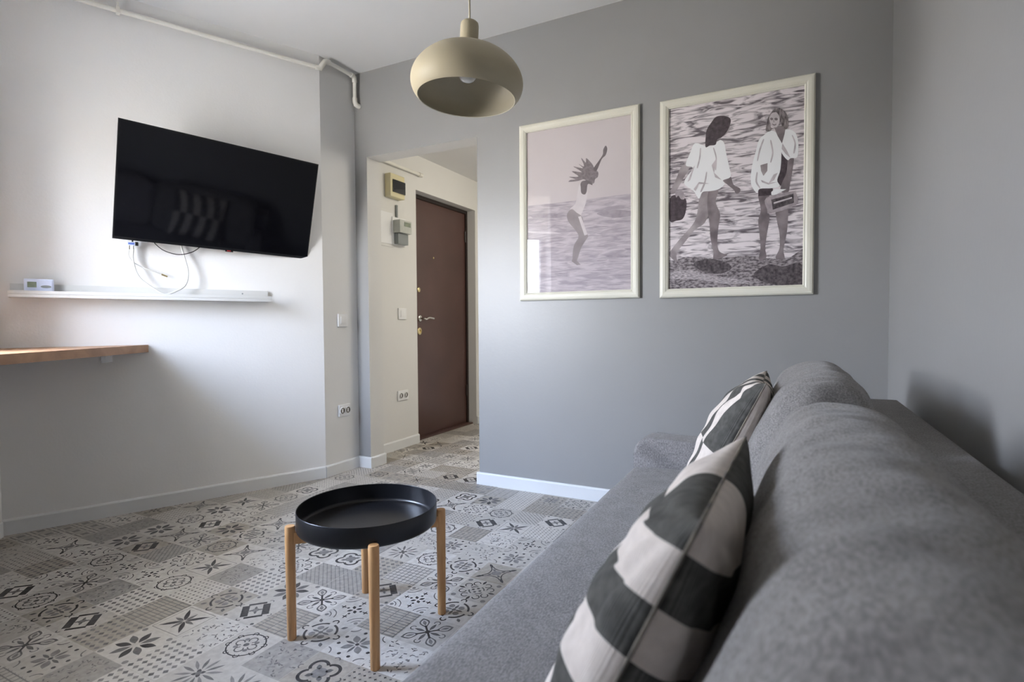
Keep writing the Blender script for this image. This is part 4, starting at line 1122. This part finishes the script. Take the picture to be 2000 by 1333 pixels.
# fuse box and electricity meter in the hall
fb = thing('fuse_box', 'cream fuse box with dark window high on the hallway wall', 'fuse box', (XH, 3.33, 1.98))
box('housing', (XH, 3.190, 1.885), (XH+0.055, 3.355, 2.055), M['cream_box'], fb, bevel=0.008, seg=3)
box('dark_cover', (XH+0.055, 3.212, 1.920), (XH+0.062, 3.355, 2.012), M['dark_glass'], fb, bevel=0.003)
rebase(fb)
em = thing('electricity_meter', 'grey and white electricity meter beside the hallway cabinet door', 'meter', (XH, 3.315, 1.65))
box('base', (XH, 3.250, 1.545), (XH+0.020, 3.410, 1.750), M['plastic'], em, bevel=0.003)
box('meter_body', (XH+0.020, 3.255, 1.630), (XH+0.085, 3.395, 1.725), M['meter_grey'] if 'meter_grey' in M else M.setdefault('meter_grey', mat('meter_grey', (0.50, 0.51, 0.47), 0.3, (0.42, 0.44, 0.40), 20)), em, bevel=0.005)
box('counter_window', (XH+0.085, 3.305, 1.680), (XH+0.087, 3.380, 1.712), M['lcd'], em)
box('terminal_cover', (XH+0.020, 3.265, 1.548), (XH+0.060, 3.385, 1.628), M['grey_plastic'], em, bevel=0.006)
box('conduit', (XH, 3.305, 1.752), (XH+0.014, 3.321, 1.845), M['grey_plastic'], em)
rebase(em)
cb = thing('cabinet_door', 'flush white hatch in the hallway wall beside the meter', 'hatch', (XH, 3.05, 1.66))
box('frame', (XH, 2.930, 1.525), (XH+0.006, 3.275, 1.795), M['hall_wall'], cb, bevel=0.002)
box('panel', (XH+0.006, 2.945, 1.545), (XH+0.012, 3.262, 1.775), M['plastic'], cb, bevel=0.002)
rebase(cb)

# ------------------------------------------------------------------ entrance door, set back in the hall wall
XD = XH-0.095
door = structure(bpy.data.objects.new('door_1', None)); COL.objects.link(door); door.location = (XD, (DY0+DY1)/2, 0)
bm = bmesh.new()
add_box(bm, (XD-0.08, DY0, 0), (XD+0.012, DY0+0.030, DZ), bevel=0.002); add_box(bm, (XD-0.08, DY1-0.028, 0), (XD+0.012, DY1, DZ), bevel=0.002)
add_box(bm, (XD-0.08, DY0+0.03, DZ-0.030), (XD+0.012, DY1-0.028, DZ), bevel=0.002)
from_bm('door_frame', bm, M['door_dark'], door)
box('door_leaf', (XD-0.045, DY0+0.032, 0.016), (XD, DY1-0.030, DZ-0.032), M['door'], door, bevel=0.003)
box('threshold', (XD-0.08, DY0, 0.0003), (XD+0.055, DY1, 0.014), M['door'], door, bevel=0.003)
for z in (0.27, 1.72):
    tube('hinge', [(XD+0.006, DY1-0.034, z), (XD+0.006, DY1-0.034, z+0.10)], 0.008, M['door_dark'], door, 12)
hy = DY0+0.165
mh = frame_mtx(Vector((XD, hy, 0.998)), Vector((0, 1, 0)), Vector((0, 0, 1)), Vector((1, 0, 0)))
lathe('handle_rose', [(0.026, 0.0), (0.026, 0.006), (0.022, 0.009), (0.012, 0.010)], M['chrome'], door, n=28, mtx=mh)
tube('door_handle', catmull([(XD+0.008, hy, 0.998), (XD+0.045, hy, 0.996), (XD+0.052, hy+0.02, 0.992), (XD+0.052, hy+0.06, 1.004), (XD+0.052, hy+0.125, 0.998)], 6), [0.0085]*25, M['chrome'], door, 12)
ml = frame_mtx(Vector((XD, hy-0.012, 0.892)), Vector((0, 1, 0)), Vector((0, 0, 1)), Vector((1, 0, 0)))
lathe('lock_rose', [(0.030, 0.0), (0.030, 0.007), (0.024, 0.010), (0.014, 0.0105), (0.012, 0.004)], M['brass'], door, n=28, mtx=ml)
mk = frame_mtx(Vector((XD, hy-0.015, 1.235)), Vector((0, 1, 0)), Vector((0, 0, 1)), Vector((1, 0, 0)))
lathe('upper_lock', [(0.020, 0.0), (0.020, 0.006), (0.012, 0.010)], M['brass'], door, n=24, mtx=mk)
lathe('peephole', [(0.008, 0.0), (0.008, 0.004), (0.004, 0.005)], M['brass'], door, n=16, mtx=frame_mtx(Vector((XD, (DY0+DY1)/2-0.09, 1.52)), Vector((0, 1, 0)), Vector((0, 0, 1)), Vector((1, 0, 0))))
for ch in door.children: ch.matrix_parent_inverse = Matrix.Translation(-Vector(door.location))
